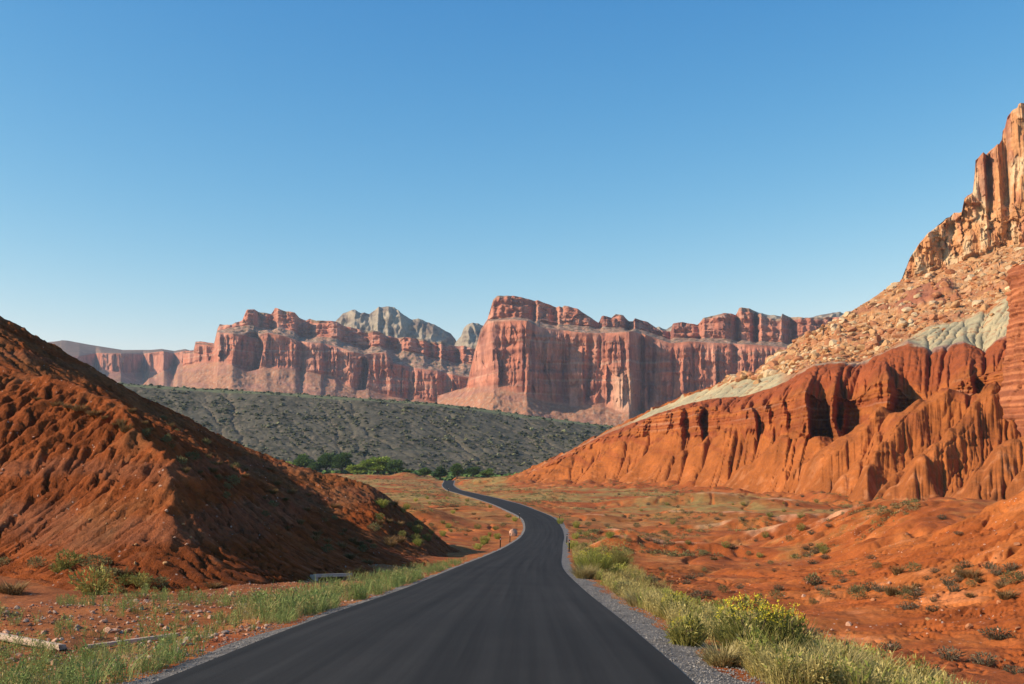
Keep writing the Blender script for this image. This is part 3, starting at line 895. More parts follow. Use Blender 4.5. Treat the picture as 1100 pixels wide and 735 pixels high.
def build_badlands():
    a = np.arange(float(ae(540, 480)[0]), float(ae(1230, 480)[0]), .62 / F)
    C = {
        'B': [(540, 518.5, 660), (560, 518.5, 640), (600, 520, 610), (650, 521, 575), (700, 522, 535), (750, 526, 485), (800, 530, 435), (850, 537, 380), (900, 546, 325), (950, 549, 290), (1000, 551, 268), (1050, 552, 250), (1100, 553, 236), (1230, 555, 205)],
        'S': [(540, 517.5, 668), (560, 513, 660), (600, 494, 642), (650, 474, 615), (680, 469, 592), (700, 464, 578), (722, 463, 556), (741, 468, 538), (761, 469, 517), (775, 461, 504), (784.5, 457, 496), (804, 461, 472), (814.5, 461, 460), (826, 454, 448), (836, 453, 438), (850, 462, 424), (863.6, 470, 412), (880, 471, 404), (896, 472, 399), (912, 468, 394), (926, 463.6, 390), (940, 451, 386), (953, 449, 383), (965, 447, 380), (978, 443, 378), (990, 440, 375), (1005, 437, 372), (1020, 433, 368), (1032, 430, 364), (1059, 423, 357), (1080, 428, 352), (1100, 431, 347), (1230, 425, 310)],
        'C': [(540, 517, 673.0), (560, 512, 665.0), (600, 491.5, 647.0), (640, 472, 625.4), (655, 468, 616.2), (680, 459, 597.0), (700, 447, 583.0), (730, 438, 553.4), (741, 435.5, 543.0), (758, 434, 525.1), (775, 440, 509.0), (784, 442, 501.4), (800, 438, 481.9), (820, 434, 459.3), (842, 428, 437.0), (858, 420, 421.9), (864, 418, 416.8), (872, 420, 412.9), (882, 424, 408.4), (896, 421, 404.0), (908, 423, 400.2), (920, 424, 396.7), (935, 413, 392.4), (945, 407, 389.8), (955, 408, 387.5), (966, 416, 384.8), (975, 425, 383.5), (988, 430, 380.5), (1005, 429, 377.0), (1025, 415, 371.3), (1037, 405.5, 367.7), (1060, 399, 361.8), (1075, 396, 358.2), (1100, 391, 352.0), (1230, 383, 315.0)],
        'R': [(540, 516.8, 680), (560, 511.5, 672), (600, 490.5, 655), (640, 471, 640), (660, 461, 632), (680, 454.5, 625), (700, 447, 615), (720, 440, 602), (740, 434, 588), (770, 427.5, 560), (800, 425, 530), (830, 417, 505), (850, 407, 488), (875, 392, 470), (900, 388, 456), (925, 390, 445), (945, 381, 440), (975, 366, 436), (1000, 376, 426), (1015, 372, 424), (1035, 367, 422), (1058, 377, 412), (1070, 366, 410), (1100, 352, 405), (1230, 340, 370)],
        'G': [(540, 516.6, 700), (560, 511.2, 690), (600, 490.3, 670), (640, 470.5, 655), (660, 460, 648), (680, 451, 645), (700, 441, 640), (720, 433.5, 630), (740, 424, 620), (765, 416, 604), (780, 410, 596), (790, 408, 590), (815, 406, 572), (840, 400, 550), (855, 392, 538), (880, 385, 510), (900, 383, 490), (925, 385, 478), (950, 375, 478), (980, 361, 480), (1000, 352, 480), (1040, 342, 478), (1085, 318, 476), (1100, 312, 474), (1230, 290, 440)],
        'T': [(540, 516.4, 720), (600, 490.2, 690), (640, 470.3, 670), (680, 450.8, 660), (740, 423.6, 640), (780, 409.3, 620), (805, 406, 605), (817, 402, 604), (825, 393, 606), (840, 379, 610), (855, 365, 615), (873, 356, 620), (891, 347, 625), (910, 337, 632), (932, 324, 650), (950, 312, 668), (971, 300.5, 684), (1009, 288.5, 680), (1052, 274.5, 668), (1100, 260.5, 656), (1230, 225, 625)],
        'K': [(540, 530, 860), (740, 440, 800), (855, 400, 840), (971, 340, 860), (1009, 300, 720), (1230, 240, 700)],
    }
    hoodoo = [(640, 0), (700, 0), (716, -4), (722, 2), (729, -5), (735, 6), (740, 6), (743, -6), (751, -6), (753, 8), (768, 5), (780, -2), (786, 3), (796, -6), (806, -6), (808, 6), (816, 4), (820, -4), (828, 4), (834, -6), (842, -6), (845, 3), (856, -5), (858, -13), (868, -13), (871, 8), (883, 14), (890, 14), (893, -2), (898, -2), (900, 14), (922, 12), (932, 2), (937, -11), (952, -11), (957, 8), (972, 8), (990, 0), (1012, -4), (1042, -6), (1046, 5), (1060, 4), (1066, -2), (1080, -6), (1110, -6)]

    def shift(k, a):
        u = a * 450
        if k in (1, 2):
            return 1.5 * n2(u / 9, u * 0, 600)
        if k == 3: return 6 * n2(u / 16, u * 0, 605)
        return np.zeros_like(a)
    rows = [190, 60, 80, 50, 130, 10]
    D, Z, K = formation(a, [curve(C[k]) for k in 'BSCRGTK'], rows, [1.4, 1, .62, 1, 1.08, 1], shift)
    A_ = np.broadcast_to(a, D.shape); X = A_ * D; U = A_ * 450
    PHS = 1.55 * np.maximum(-F * Z / D + F * np.interp(A_, curve(C['S'])[:, 0], curve(C['S'])[:, 1]), -20) * .4
    # flutes on the clay skirts and domes
    n = 400
    dreg = np.linspace(200, 700, n); ddx = dreg[1] - dreg[0]
    zr = np.array([np.interp(dreg, D[:, j], Z[:, j]) for j in range(0, len(a), 2)]).T
    ac = a[::2]
    xr = ac[None] * dreg[:, None]
    PXr = 550 + F * CT * np.broadcast_to(ac, zr.shape); PYr = 500 - F * zr / dreg[:, None]
    pS = np.interp(PXr, [q[0] for q in C['S']], [q[1] for q in C['S']]); pB = np.interp(PXr, [q[0] for q in C['B']], [q[1] for q in C['B']])
    tS = np.clip((PYr - pS) / (pB - pS + .1), -.3, 1.2)
    ph = PXr + 1.55 * np.maximum(PYr - pS, -20)
    spur = 1 - 2 * np.abs(n2(ph / 62, PYr / 300, 611)); spur2 = 1 - 2 * np.abs(n2(ph / 24, PYr / 160, 613))
    env = sstep(-.1, .25, tS) * sstep(1.1, .75, tS) * np.interp(PXr, [560, 640, 760, 1100], [.3, .7, 1, 1])
    zz = zr + env * (6.5 * spur + 2.6 * spur2 + 2.2 * n2(PXr / 18, PYr / 14, 617)) + .25 * fbm2(xr / 5, dreg[:, None] / 5, 3, 610) + .8 * fbm2(xr / 22, dreg[:, None] / 22, 3, 615)
    # the long fan spur coming down to the left
    dl_ = np.interp(PXr, [840, 950, 1062, 1110], [374, 366, 350, 344])
    zz = zz + 6.0 * np.exp(-((dreg[:, None] - dl_ + 4) / 13) ** 2) * sstep(835, 880, PXr) * sstep(1100, 1050, PXr) * sstep(-.05, .15, tS)
    ze, Ac = erode(zz, 1.1, 60, .018, .5, .05)
    dl = np.clip((zz - zr) + .75 * (ze - zz), -9, 9) - .7 * sstep(3.6, 5.8, np.log(Ac))
    u = np.clip((D - 200) / 500 * (n - 1), 0, n - 1.01); i = u.astype(int); f = u - i
    jf = np.arange(len(a))[None].repeat(D.shape[0], 0) * .5; j0 = np.minimum(jf.astype(int), dl.shape[1] - 2); jw = np.clip(jf - j0, 0, 1)
    delta = (dl[i, j0] * (1 - f) + dl[i + 1, j0] * f) * (1 - jw) + (dl[i, j0 + 1] * (1 - f) + dl[i + 1, j0 + 1] * f) * jw
    soft = sstep(1.12, .9, K) + sstep(1.9, 2.15, K) * sstep(3.05, 2.9, K) * .55 + sstep(2.95, 3.05, K) * sstep(4.05, 3.9, K) * .42
    edge = sstep(float(ae(540, 480)[0]), float(ae(600, 480)[0]), A_) * .75 + .25
    Z2 = Z + delta * soft * edge * sstep(0, .06, K)
    # bedding ledges on the cliff band
    cl = sstep(.97, 1.06, K) * sstep(2.15, 1.95, K)
    bed = n2(Z / 1.1 + .4 * n2(U / 12, Z / 6, 620), U / 60, 621) * .9 + n2(Z / .45, U / 25, 622) * .45
    hd = np.convolve(np.pad(saw(hoodoo, a), 4, mode='edge'), np.hanning(11)[1:-1] / np.hanning(11).sum(), 'valid')
    wob = 6 * n2(Z / 9, U / 30, 606)
    but = np.interp(A_ * 450 + wob * .35, a * 450, hd) + 3.6 * n2(U / 6, Z / 25, 600) + 1.8 * n2(U / 2.4, Z / 12, 603)
    D2 = D + but * sstep(.93, 1.05, K) * sstep(2.6, 1.7, K) + 2.5 * cl * fbm3(U / 5, D / 5, Z / 5, 3, 607) + cl * (bed + 1.2 * n2(U / 2.4, Z / 7, 623) + .6 * n2(U / 1.0, Z / 3, 624))
    n1_ = fbm2(X / 12, D / 12, 3, 632)
    # talus roughness
    tal = sstep(3.95, 4.1, K) * sstep(6, 5.4, K)
    Z2 = Z2 + tal * (1.3 * fbm2(X / 7, D / 7, 4, 630) + .8 * n2(X / 18, D / 40, 634)) * sstep(5.05, 4.8, K)
    led = sstep(4.42, 4.46, K + .03 * n1_) * sstep(4.75, 4.6, K) * sstep(float(ae(955, 330)[0]), float(ae(985, 330)[0]), A_) * sstep(float(ae(1030, 330)[0]), float(ae(1015, 330)[0]), A_)
    Z2 = Z2 + led * 4.0 + tal * sstep(5.05, 4.9, K) * (1.6 * facets(U, D, 9, 12, 668) + .8 * facets(U, D, 4, 5, 669))
    sk = sstep(1.02, .9, K) * sstep(.12, .4, K) + sstep(2.0, 2.2, K) * sstep(3.0, 2.8, K)
    wz = Z2 / 2.6 + .5 * n2(U / 18, Z2 / 9, 660) + .25 * n2(U / 5, Z2 / 4, 661)
    fz = wz - np.floor(wz)
    led2 = (np.floor(wz) + sstep(.6, 1.0, fz) - wz) * sstep(-.1, .4, n2(U / 14, Z2 / 6, 662))
    D2 = D2 + sk * led2 * 1.7
    Z2 = Z2 + sk * (.55 * fbm3(X / 4, D / 4, Z2 / 3, 4, 664, .55) - .9 * sstep(.12, .0, np.abs(n2(U / 7 + PHS / 9, Z2 / 30, 665))) * sstep(.0, .3, n2(U / 20, Z2 / 12, 666)))
    X2 = A_ * D2
    # colours
    n1 = fbm2(X / 18, D / 18, 4, 640); nb = fbm2(X / 4, D / 4 + Z / 3, 3, 644)
    zb = n2(Z / 3.2 + .4 * n1, U / 220, 646)
    c = mix(ORANGE[None, None] * .58, ORANGE * .78, sstep(-.5, .5, n1 + .4 * nb))
    c = mix(c, np.array([.25, .062, .02]), .75 * sstep(.0, .5, zb) * sstep(.4, .9, K))
    lo = sstep(.55, .1, K)
    c = mix(c, PALE * .95, .3 * lo * sstep(.25, .7, nb + .6 * n2(Z / .9, U / 90, 648)))
    c = mix(c, np.array([.25, .062, .022]), .65 * cl * sstep(-.2, .4, n2(Z / 1.1, U / 60, 621)))
    c = mix(c, np.array([.55, .34, .22]), .22 * cl * sstep(.3, .7, n2(Z / 1.4, U / 20, 650)))
    dom = sstep(2.05, 2.25, K) * sstep(3.02, 2.97, K)
    c = mix(c, np.array([.27, .062, .022]), .75 * dom)
    # purple grey and tan caps of the domes
    cap = sstep(2.74, 2.86, K + .05 * nb) * sstep(3.4, 3.05, K) * sstep(float(ae(845, 400)[0]), float(ae(870, 400)[0]), A_)
    c = mix(c, mix(np.array([.30, .18, .13])[None, None], np.array([.42, .33, .21]), sstep(-.2, .3, n2(Z / 2.2, U / 40, 652))), .85 * cap)
    grn = np.array([.40, .335, .20])
    gm = sstep(2.98, 3.06, K + .05 * n1) * sstep(4.06, 3.96, K + .12 * nb + .1 * n1) * (1 - .5 * sstep(.3, .7, nb + n1 * .5))
    gpos = np.interp(A_, [float(ae(q, 430)[0]) for q in (600, 660, 690, 835, 850, 870, 930, 965, 985, 1200)], [0, .2, 1, 1, .35, .1, .1, .2, 1, 1])
    g_c = mix(grn[None, None] * .95, grn * np.array([1.18, 1.12, 1.05]), sstep(-.3, .5, n1)); g_c = mix(g_c, np.array([.37, .27, .17]), .45 * sstep(.2, .7, nb))
    c = mix(c, g_c, gm * gpos)
    c = mix(c, mix(np.array([.44, .21, .10])[None, None], np.array([.33, .17, .12]), sstep(-.2, .4, nb)), gm * (1 - gpos) * .7)
    tc = mix(np.array([.42, .185, .072])[None, None], np.array([.50, .29, .15]), sstep(-.2, .5, nb + .3 * n1))
    tc = mix(tc, np.array([.34, .12, .06]), .7 * sstep(.15, .5, n2(Z / 9, U / 60, 655) + .3 * n1))
    tc = mix(tc, np.array([.30, .105, .06]), .8 * sstep(.1, .4, led))
    c = mix(c, tc, sstep(3.98, 4.06, K + .04 * nb) * sstep(float(ae(770, 400)[0]), float(ae(830, 400)[0]), A_))
    me = grid_mesh('badlands', X2, D2, Z2, earth_mat('badland_clay', .12, 1.1, .6, .5, .8, 1.22), np.clip(c, .01, .8))
    o = props(mesh_obj('badlands', me), 'orange gullied badland cliffs with a pale green clay band on the right', 'badlands', kind='structure')
    BAD.update(X=X2, Y=D2, Z=Z2, K=K, A=A_)

    # upper cliff
    a = np.arange(float(ae(966, 280)[0]), float(ae(1235, 280)[0]), .45 / F)
    base = [(966, 304, 688), (971, 302, 683), (1009, 291, 678), (1052, 277, 666), (1100, 263, 652), (1235, 226, 620)]
    low = [(966, 303, 693), (969, 299, 690), (977.5, 277, 687), (988, 262, 686), (1000.7, 248, 684), (1007, 243, 683), (1013, 240, 682), (1025, 228, 679), (1033, 229, 676), (1036, 215, 675), (1044, 210, 673), (1048, 214, 672), (1060, 226, 669), (1075, 222, 664), (1100, 222, 657), (1235, 190, 625)]
    top = [(966, 302.5, 704), (969, 298.5, 701), (977.5, 276.5, 698), (988, 261.5, 697), (1000.7, 247.5, 695), (1007, 242, 694), (1013, 238.5, 693), (1025, 227.5, 690), (1033, 228.5, 687), (1036, 214.5, 686), (1045, 209, 684), (1047, 190, 683), (1048, 174, 683), (1055, 167, 681), (1063, 161, 679), (1073, 156, 676), (1076, 148, 675), (1077, 138, 675), (1083, 128, 673), (1088, 122, 672), (1093, 120, 670), (1094.5, 116, 670), (1100, 114, 668), (1120, 104, 663), (1235, 80, 636)]
    sawE = [(966, 6), (985, 0), (1003, -3), (1006, 4), (1022, -3), (1027, 5), (1040, 0), (1046, -5), (1060, -3), (1066, -5), (1069, 5), (1078, 0), (1082, -4), (1087, 5), (1091, 6), (1094, -6), (1110, -8), (1120, 0), (1150, 0), (1235, 0)]

    def shiftE(k, a):
        return saw(sawE, a) * (0, .5, 1, .6)[k] if k < 4 else np.zeros_like(a)
    D, Z, K = formation(a, [curve(base), curve(low), curve(top), curve([(p, y + 60, d + 120) for p, y, d in top])], [90, 150, 10], [1, 1, 1], shiftE)
    A_ = np.broadcast_to(a, D.shape); U = A_ * 670
    low_ = sstep(0, .1, K) * sstep(1.05, .95, K); up_ = sstep(1, 1.06, K) * sstep(2.0, 1.97, K)
    blk = 5.5 * facets(U, Z, 11, 16, 700) + 3 * facets(U, Z, 4.5, 7, 702) + 1.4 * facets(U, Z, 2, 3, 704) + 4 * n3(U / 16, D / 16, Z / 18, 705)
    D2 = D + low_ * blk + up_ * (3.0 * facets(U, Z, 10, 60, 710) + 1.8 * facets(U, Z, 4, 26, 712) + .8 * facets(U, Z, 1.8, 9, 714) + flutes(A_, Z, 670, 16, 1.6, 717) + .8 * n2(Z / 4, U / 30, 716))
    n1 = fbm2(U / 12, Z / 20, 3, 720); nb = fbm2(U / 3, Z / 5, 3, 724)
    c = mix(np.array([.50, .235, .10])[None, None], np.array([.60, .40, .225]), sstep(-.2, .5, n1 + .4 * nb))
    c = mix(c, np.array([.40, .15, .08]), .7 * sstep(.2, .6, n2(U / 8, Z / 14, 727) + .4 * nb))
    st = sstep(-.3, .25, n2(U / 5, Z / 60, 730) + .3 * n2(U / 20, Z / 12, 731)) * sstep(1.05, 1.25, K + .06 * nb)
    c = mix(c, np.array([.30, .115, .07]), .75 * st * sstep(float(ae(1096, 200)[0]), float(ae(1086, 200)[0]), A_))
    c = mix(c, np.array([.52, .24, .11]), .6 * sstep(1.5, 1.8, K) * sstep(.0, .3, n1))
    me = grid_mesh('cliff', A_ * D2, D2, Z, earth_mat('tan_sandstone', .15, .8, .7, .8, .8, 1.22, stretch=(1, 1, .6)), np.clip(c, .01, .8), smooth=True)
    props(mesh_obj('cliff', me), 'towering tan and rust sandstone cliff at the right edge above the boulders', 'cliff', kind='structure')

    # banded pillar at the edge of the picture
    th = np.linspace(0, 2 * math.pi, 200); nz = 240
    bx_, by_, _ = P(1116, 400, 330)
    zb_, zt_ = P(1081, 415, 330)[2], P(1089, 283, 330)[2]
    t = np.linspace(0, 1, nz)
    T_, H_ = np.meshgrid(th, t)
    Zp = zb_ - 26 + (zt_ - zb_ + 26) * H_
    R = np.interp(t, [0, .30, .40, .5, .62, .82, .94, .988, 1], [19, 13.5, 10.6, 8.6, 8.0, 7.4, 6.8, 5.6, .02])[:, None] * np.ones_like(T_)
    cx, sx = np.cos(T_), np.sin(T_)
    zq = Zp + .8 * n3(cx * 1.5, sx * 1.5, Zp / 6, 746)
    R = R + (n2(zq / 1.3, cx * .8, 740) * .6 + n2(zq / 3.6, sx * .6, 741) * .9 + 1.3 * (facets(T_ * 8, Zp, 4, 5, 747)) + 1.0 * n3(cx * 3, sx * 3, Zp / 14, 742) + .4 * n3(cx * 9, sx * 9, Zp / 3, 743)) * sstep(1, .97, H_)
    R = np.maximum(R, .02)
    R[:, -1] = R[:, 0]
    Xp = bx_ + R * cx * .95; Yp = by_ + R * sx * 1.3
    c = mix(np.array([.27, .085, .038])[None, None], np.array([.42, .15, .065]), sstep(-.1, .4, n2(Zp / .8, cx * .3, 745)))
    me = grid_mesh('rock_pillar', Xp, Yp, Zp, earth_mat('pillar_rock', .3, 1.6, .6, .3, .8, 1.2), c)
    props(mesh_obj('rock_pillar', me), 'dark red banded rock pillar standing at the right edge of the green clay slope', 'rock pillar')


# ------------------------------------------------------------------ road
def ribbon(name, off0, off1, dz0, dz1, y0, y1, mat, ncross=2, jitter=0.0, seed=0, thick=None):
    m = (ROAD_Y >= y0) & (ROAD_Y <= y1)
    y, x, z = ROAD_Y[m], ROAD_X[m], ROAD_Z[m]
    tx = np.gradient(x, y); L = np.sqrt(1 + tx ** 2)
    nx, ny = 1 / L, -tx / L
    o0 = np.full_like(y, off0); o1 = np.full_like(y, off1)
    if jitter: 
        o1 = o1 + jitter * fbm2(y / 3.0, y * 0, 3, seed) * np.sign(off1 - off0)
    t = np.linspace(0, 1, ncross)[None]
    O = o0[:, None] * (1 - t) + o1[:, None] * t
    Zz = z[:, None] + dz0 * (1 - t) + dz1 * t
    if name == 'road': Zz = Zz + .05 * (1 - (O / HALF) ** 2)
    X = x[:, None] + nx[:, None] * O; Y = y[:, None] + ny[:, None] * O
    return grid_mesh(name, X, Y, Zz, mat, flip=False)


def asphalt_mat():
    m, nt, b = new_mat('fresh_asphalt')
    geo = nt.nodes.new('ShaderNodeNewGeometry'); vec = geo.outputs['Position']
    uv = nt.nodes.new('ShaderNodeAttribute'); uv.attribute_name = 'lane'
    mp = nt.nodes.new('ShaderNodeMapping'); mp.inputs['Scale'].default_value = (2.2, .02, 1)
    nt.links.new(uv.outputs['Vector'], mp.inputs[0])
    st = noise_node(nt, 1.0, 4, .6, mp.outputs[0])
    big = noise_node(nt, .25, 4, .6, vec); fine = noise_node(nt, 60, 4, .7, vec)
    c = ramp(nt, st.outputs[0], [(.3, (.016, .0148, .0135)), (.7, (.037, .034, .031))])
    c = mul(nt, c, ramp(nt, big.outputs[0], [(.3, (.88, .88, .88)), (.7, (1.15, 1.13, 1.1))]))
    c = mul(nt, c, ramp(nt, fine.outputs[0], [(.3, (.7, .7, .7)), (.7, (1.3, 1.3, 1.3))]))
    nt.links.new(c, b.inputs['Base Color'])
    b.inputs['Roughness'].default_value = .9; b.inputs['Specular IOR Level'].default_value = .12
    bp = nt.nodes.new('ShaderNodeBump'); bp.inputs['Strength'].default_value = .35; bp.inputs['Distance'].default_value = .01
    nt.links.new(fine.outputs[0], bp.inputs['Height']); nt.links.new(bp.outputs[0], b.inputs['Normal'])
    return m


def build_road():
    me = ribbon('road', -HALF, HALF, 0, 0, -29, 880, asphalt_mat(), 15)
    n = len(me.vertices)
    co = np.empty(n * 3, np.float32); me.vertices.foreach_get('co', co); co = co.reshape(-1, 3)
    lane = np.zeros((n, 3), np.float32); lane[:, 0] = road_at(co[:, 0], co[:, 1])[0]; lane[:, 1] = co[:, 1]
    at = me.attributes.new('lane', 'FLOAT_VECTOR', 'POINT'); at.data.foreach_set('vector', lane.ravel())
    props(mesh_obj('road', me), 'narrow dark asphalt road without markings winding down into the valley', 'road', kind='structure')
    gm = earth_mat('gravel', 3, 26, .9, .05, .6, 1.45, col=(.185, .165, .145), speck=(14, .3, (.36, .33, .30)))
    for side, lab, w in ((1, 'grey gravel shoulder along the right edge of the road', .95), (-1, 'thin grey gravel shoulder along the left edge of the road', .62)):
        me = ribbon('gravel_shoulder', side * (HALF - .03), side * (HALF + w), -.012, -.10, -29, 880, gm, 6, .22, 5 + side)
        props(mesh_obj('gravel_shoulder', me), lab, 'road shoulder', kind='structure')


# ------------------------------------------------------------------ prototypes: rocks, shrubs, trees
def rock_proto(seed, sub=2, flat=.75, rough=.32):
    bm = bmesh.new(); bmesh.ops.create_icosphere(bm, subdivisions=sub, radius=1)
    V = np.array([v.co[:] for v in bm.verts]); Fc = np.array([[v.index for v in f.verts] for f in bm.faces]); bm.free()
    r = np.random.default_rng(seed)
    for _ in range(9):   # broken flat sides
        n = r.normal(size=3); n /= np.linalg.norm(n); k = r.uniform(.5, .85)
        s = V @ n; V = V - np.where(s > k, s - k, 0)[:, None] * n
    V = V * (1 + rough * .4 * fbm3(V[:, 0] * 1.3, V[:, 1] * 1.3, V[:, 2] * 1.3, 3, seed))[:, None]
    V = V * np.array([1, r.uniform(.65, .95), flat * r.uniform(.7, 1)])
    V[:, 2] += .25
    return V, Fc


def blob_proto(seed):
    bm = bmesh.new(); bmesh.ops.create_icosphere(bm, subdivisions=2, radius=1)
    V = np.array([v.co[:] for v in bm.verts]); Fc = np.array([[v.index for v in f.verts] for f in bm.faces]); bm.free()
    r = np.random.default_rng(seed)
    V = V * (1 + .45 * r.uniform(-1, 1, len(V)))[:, None]
    V[:, 2] = V[:, 2] * .75 + .5
    return V, Fc


def blades_proto(seed, n, r0, h0, h1, spread, w, bend=.25, tip_only=0):
    """stems fanning out of a root: long thin quads that taper"""
    r = np.random.default_rng(seed)
    V, Fc = [], []
    for k in range(n):
        az = r.uniform(0, 2 * math.pi); rad = r0 * math.sqrt(r.uniform())
        base = np.array([rad * math.cos(az), rad * math.sin(az), -.02])
        out = spread * r.uniform(.1, 1.0) ** .8
        az2 = az + r.normal() * .5
        h = r.uniform(h0, h1) * (1 - .35 * out * out)
        dirv = np.array([math.cos(az2) * out, math.sin(az2) * out, 1.0]); dirv /= np.linalg.norm(dirv)
        wv = np.array([-math.sin(az2 + r.normal() * .8), math.cos(az2 + r.normal() * .8), 0]) * w * r.uniform(.6, 1.3)
        p1 = base + dirv * h * .55
        p2 = base + dirv * h + np.array([math.cos(az2), math.sin(az2), -.4]) * bend * h * r.uniform(.2, 1)
        o = len(V)
        V += [base - wv * .6, base + wv * .6, p1 + wv, p1 - wv, p2 + wv * .15, p2 - wv * .15]
        Fc += [[o, o + 1, o + 2], [o, o + 2, o + 3], [o + 3, o + 2, o + 4], [o + 3, o + 4, o + 5]]
    return np.array(V), np.array(Fc)


def tuft_proto(seed, n, rx, rz, size, zc=None, shell=.5, squash=1.0):
    """a cloud of small leaf faces filling an uneven mound"""
    r = np.random.default_rng(seed)
    zc = rz * .9 if zc is None else zc
    dirs = r.normal(size=(n, 3)); dirs /= np.linalg.norm(dirs, axis=1)[:, None]
    rad = r.uniform(shell ** 3, 1, n) ** (1 / 3)
    lump = 1 + .32 * fbm3(dirs[:, 0] * 1.7, dirs[:, 1] * 1.7, dirs[:, 2] * 1.7, 2, seed) * 1.3
    p = dirs * (rad * lump)[:, None] * np.array([rx, rx, rz]); p[:, 2] += zc
    p[:, 2] = np.maximum(p[:, 2], .01)
    V, Fc = [], []
    u = r.normal(size=(n, 3)); u /= np.linalg.norm(u, axis=1)[:, None]
    u = u * .6 + dirs * .6 + np.array([0, 0, .3])
    v = np.cross(u, r.normal(size=(n, 3))); v /= np.linalg.norm(v, axis=1)[:, None]
    s = size * r.uniform(.5, 1.4, n)[:, None]
    q = np.stack([p - v * s * .4, p + u * s * .5 + v * s * .25, p + u * s * 1.3, p + u * s * .5 - v * s * .3], 1).reshape(-1, 3)
    i = np.arange(n)[:, None] * 4
    Fc = np.concatenate([i + np.array([0, 1, 2]), i + np.array([0, 2, 3])], 1).reshape(-1, 3)
    return q, Fc


def tube(points, radii, nseg=7):
    V, Fc = [], []
    pts = [np.array(p, float) for p in points]
    for k, p in enumerate(pts):
        t = pts[min(k + 1, len(pts) - 1)] - pts[max(k - 1, 0)]; t /= np.linalg.norm(t) + 1e-9
        a_ = np.cross(t, [0.3, 1, .2]); a_ /= np.linalg.norm(a_) + 1e-9; b_ = np.cross(t, a_)
        for j in range(nseg):
            th = 2 * math.pi * j / nseg
            V.append(p + (a_ * math.cos(th) + b_ * math.sin(th)) * radii[k])
    for k in range(len(pts) - 1):
        for j in range(nseg):
            a0 = k * nseg + j; a1 = k * nseg + (j + 1) % nseg
            Fc += [[a0, a1, a1 + nseg], [a0, a1 + nseg, a0 + nseg]]
    return np.array(V), np.array(Fc)


def join(parts):
    Vs, Fs, o = [], [], 0
    for V, Fc in parts:
        Vs.append(V); Fs.append(Fc + o); o += len(V)
    return np.concatenate(Vs), np.concatenate(Fs)


def tri_mesh(name, VF, mat, smooth=False):
    return raw_mesh(name, VF[0], VF[1].ravel(), 3, mat, None, smooth)


def move(VF, d, s=1.0):
    return VF[0] * s + np.asarray(d), VF[1]


# ------------------------------------------------------------------ plants, rocks and small things
def proj(x, y, z):
    """world point -> photo pixel"""
    dep = y * CT + z * ST; up = -y * ST + z * CT
    return 550 + F * x / dep, 367.5 - F * up / dep


def at_road(y, off):
    """point OFF metres right of the road centre at depth y"""
    rx = np.interp(y, ROAD_Y, ROAD_X); rc = np.interp(y, ROAD_Y, ROAD_COS)
    tx = math.sqrt(max(1 / rc ** 2 - 1, 0)) * np.sign(np.interp(y + .5, ROAD_Y, ROAD_X) - np.interp(y - .5, ROAD_Y, ROAD_X))
    return float(rx + off * rc), float(y - off * rc * tx)


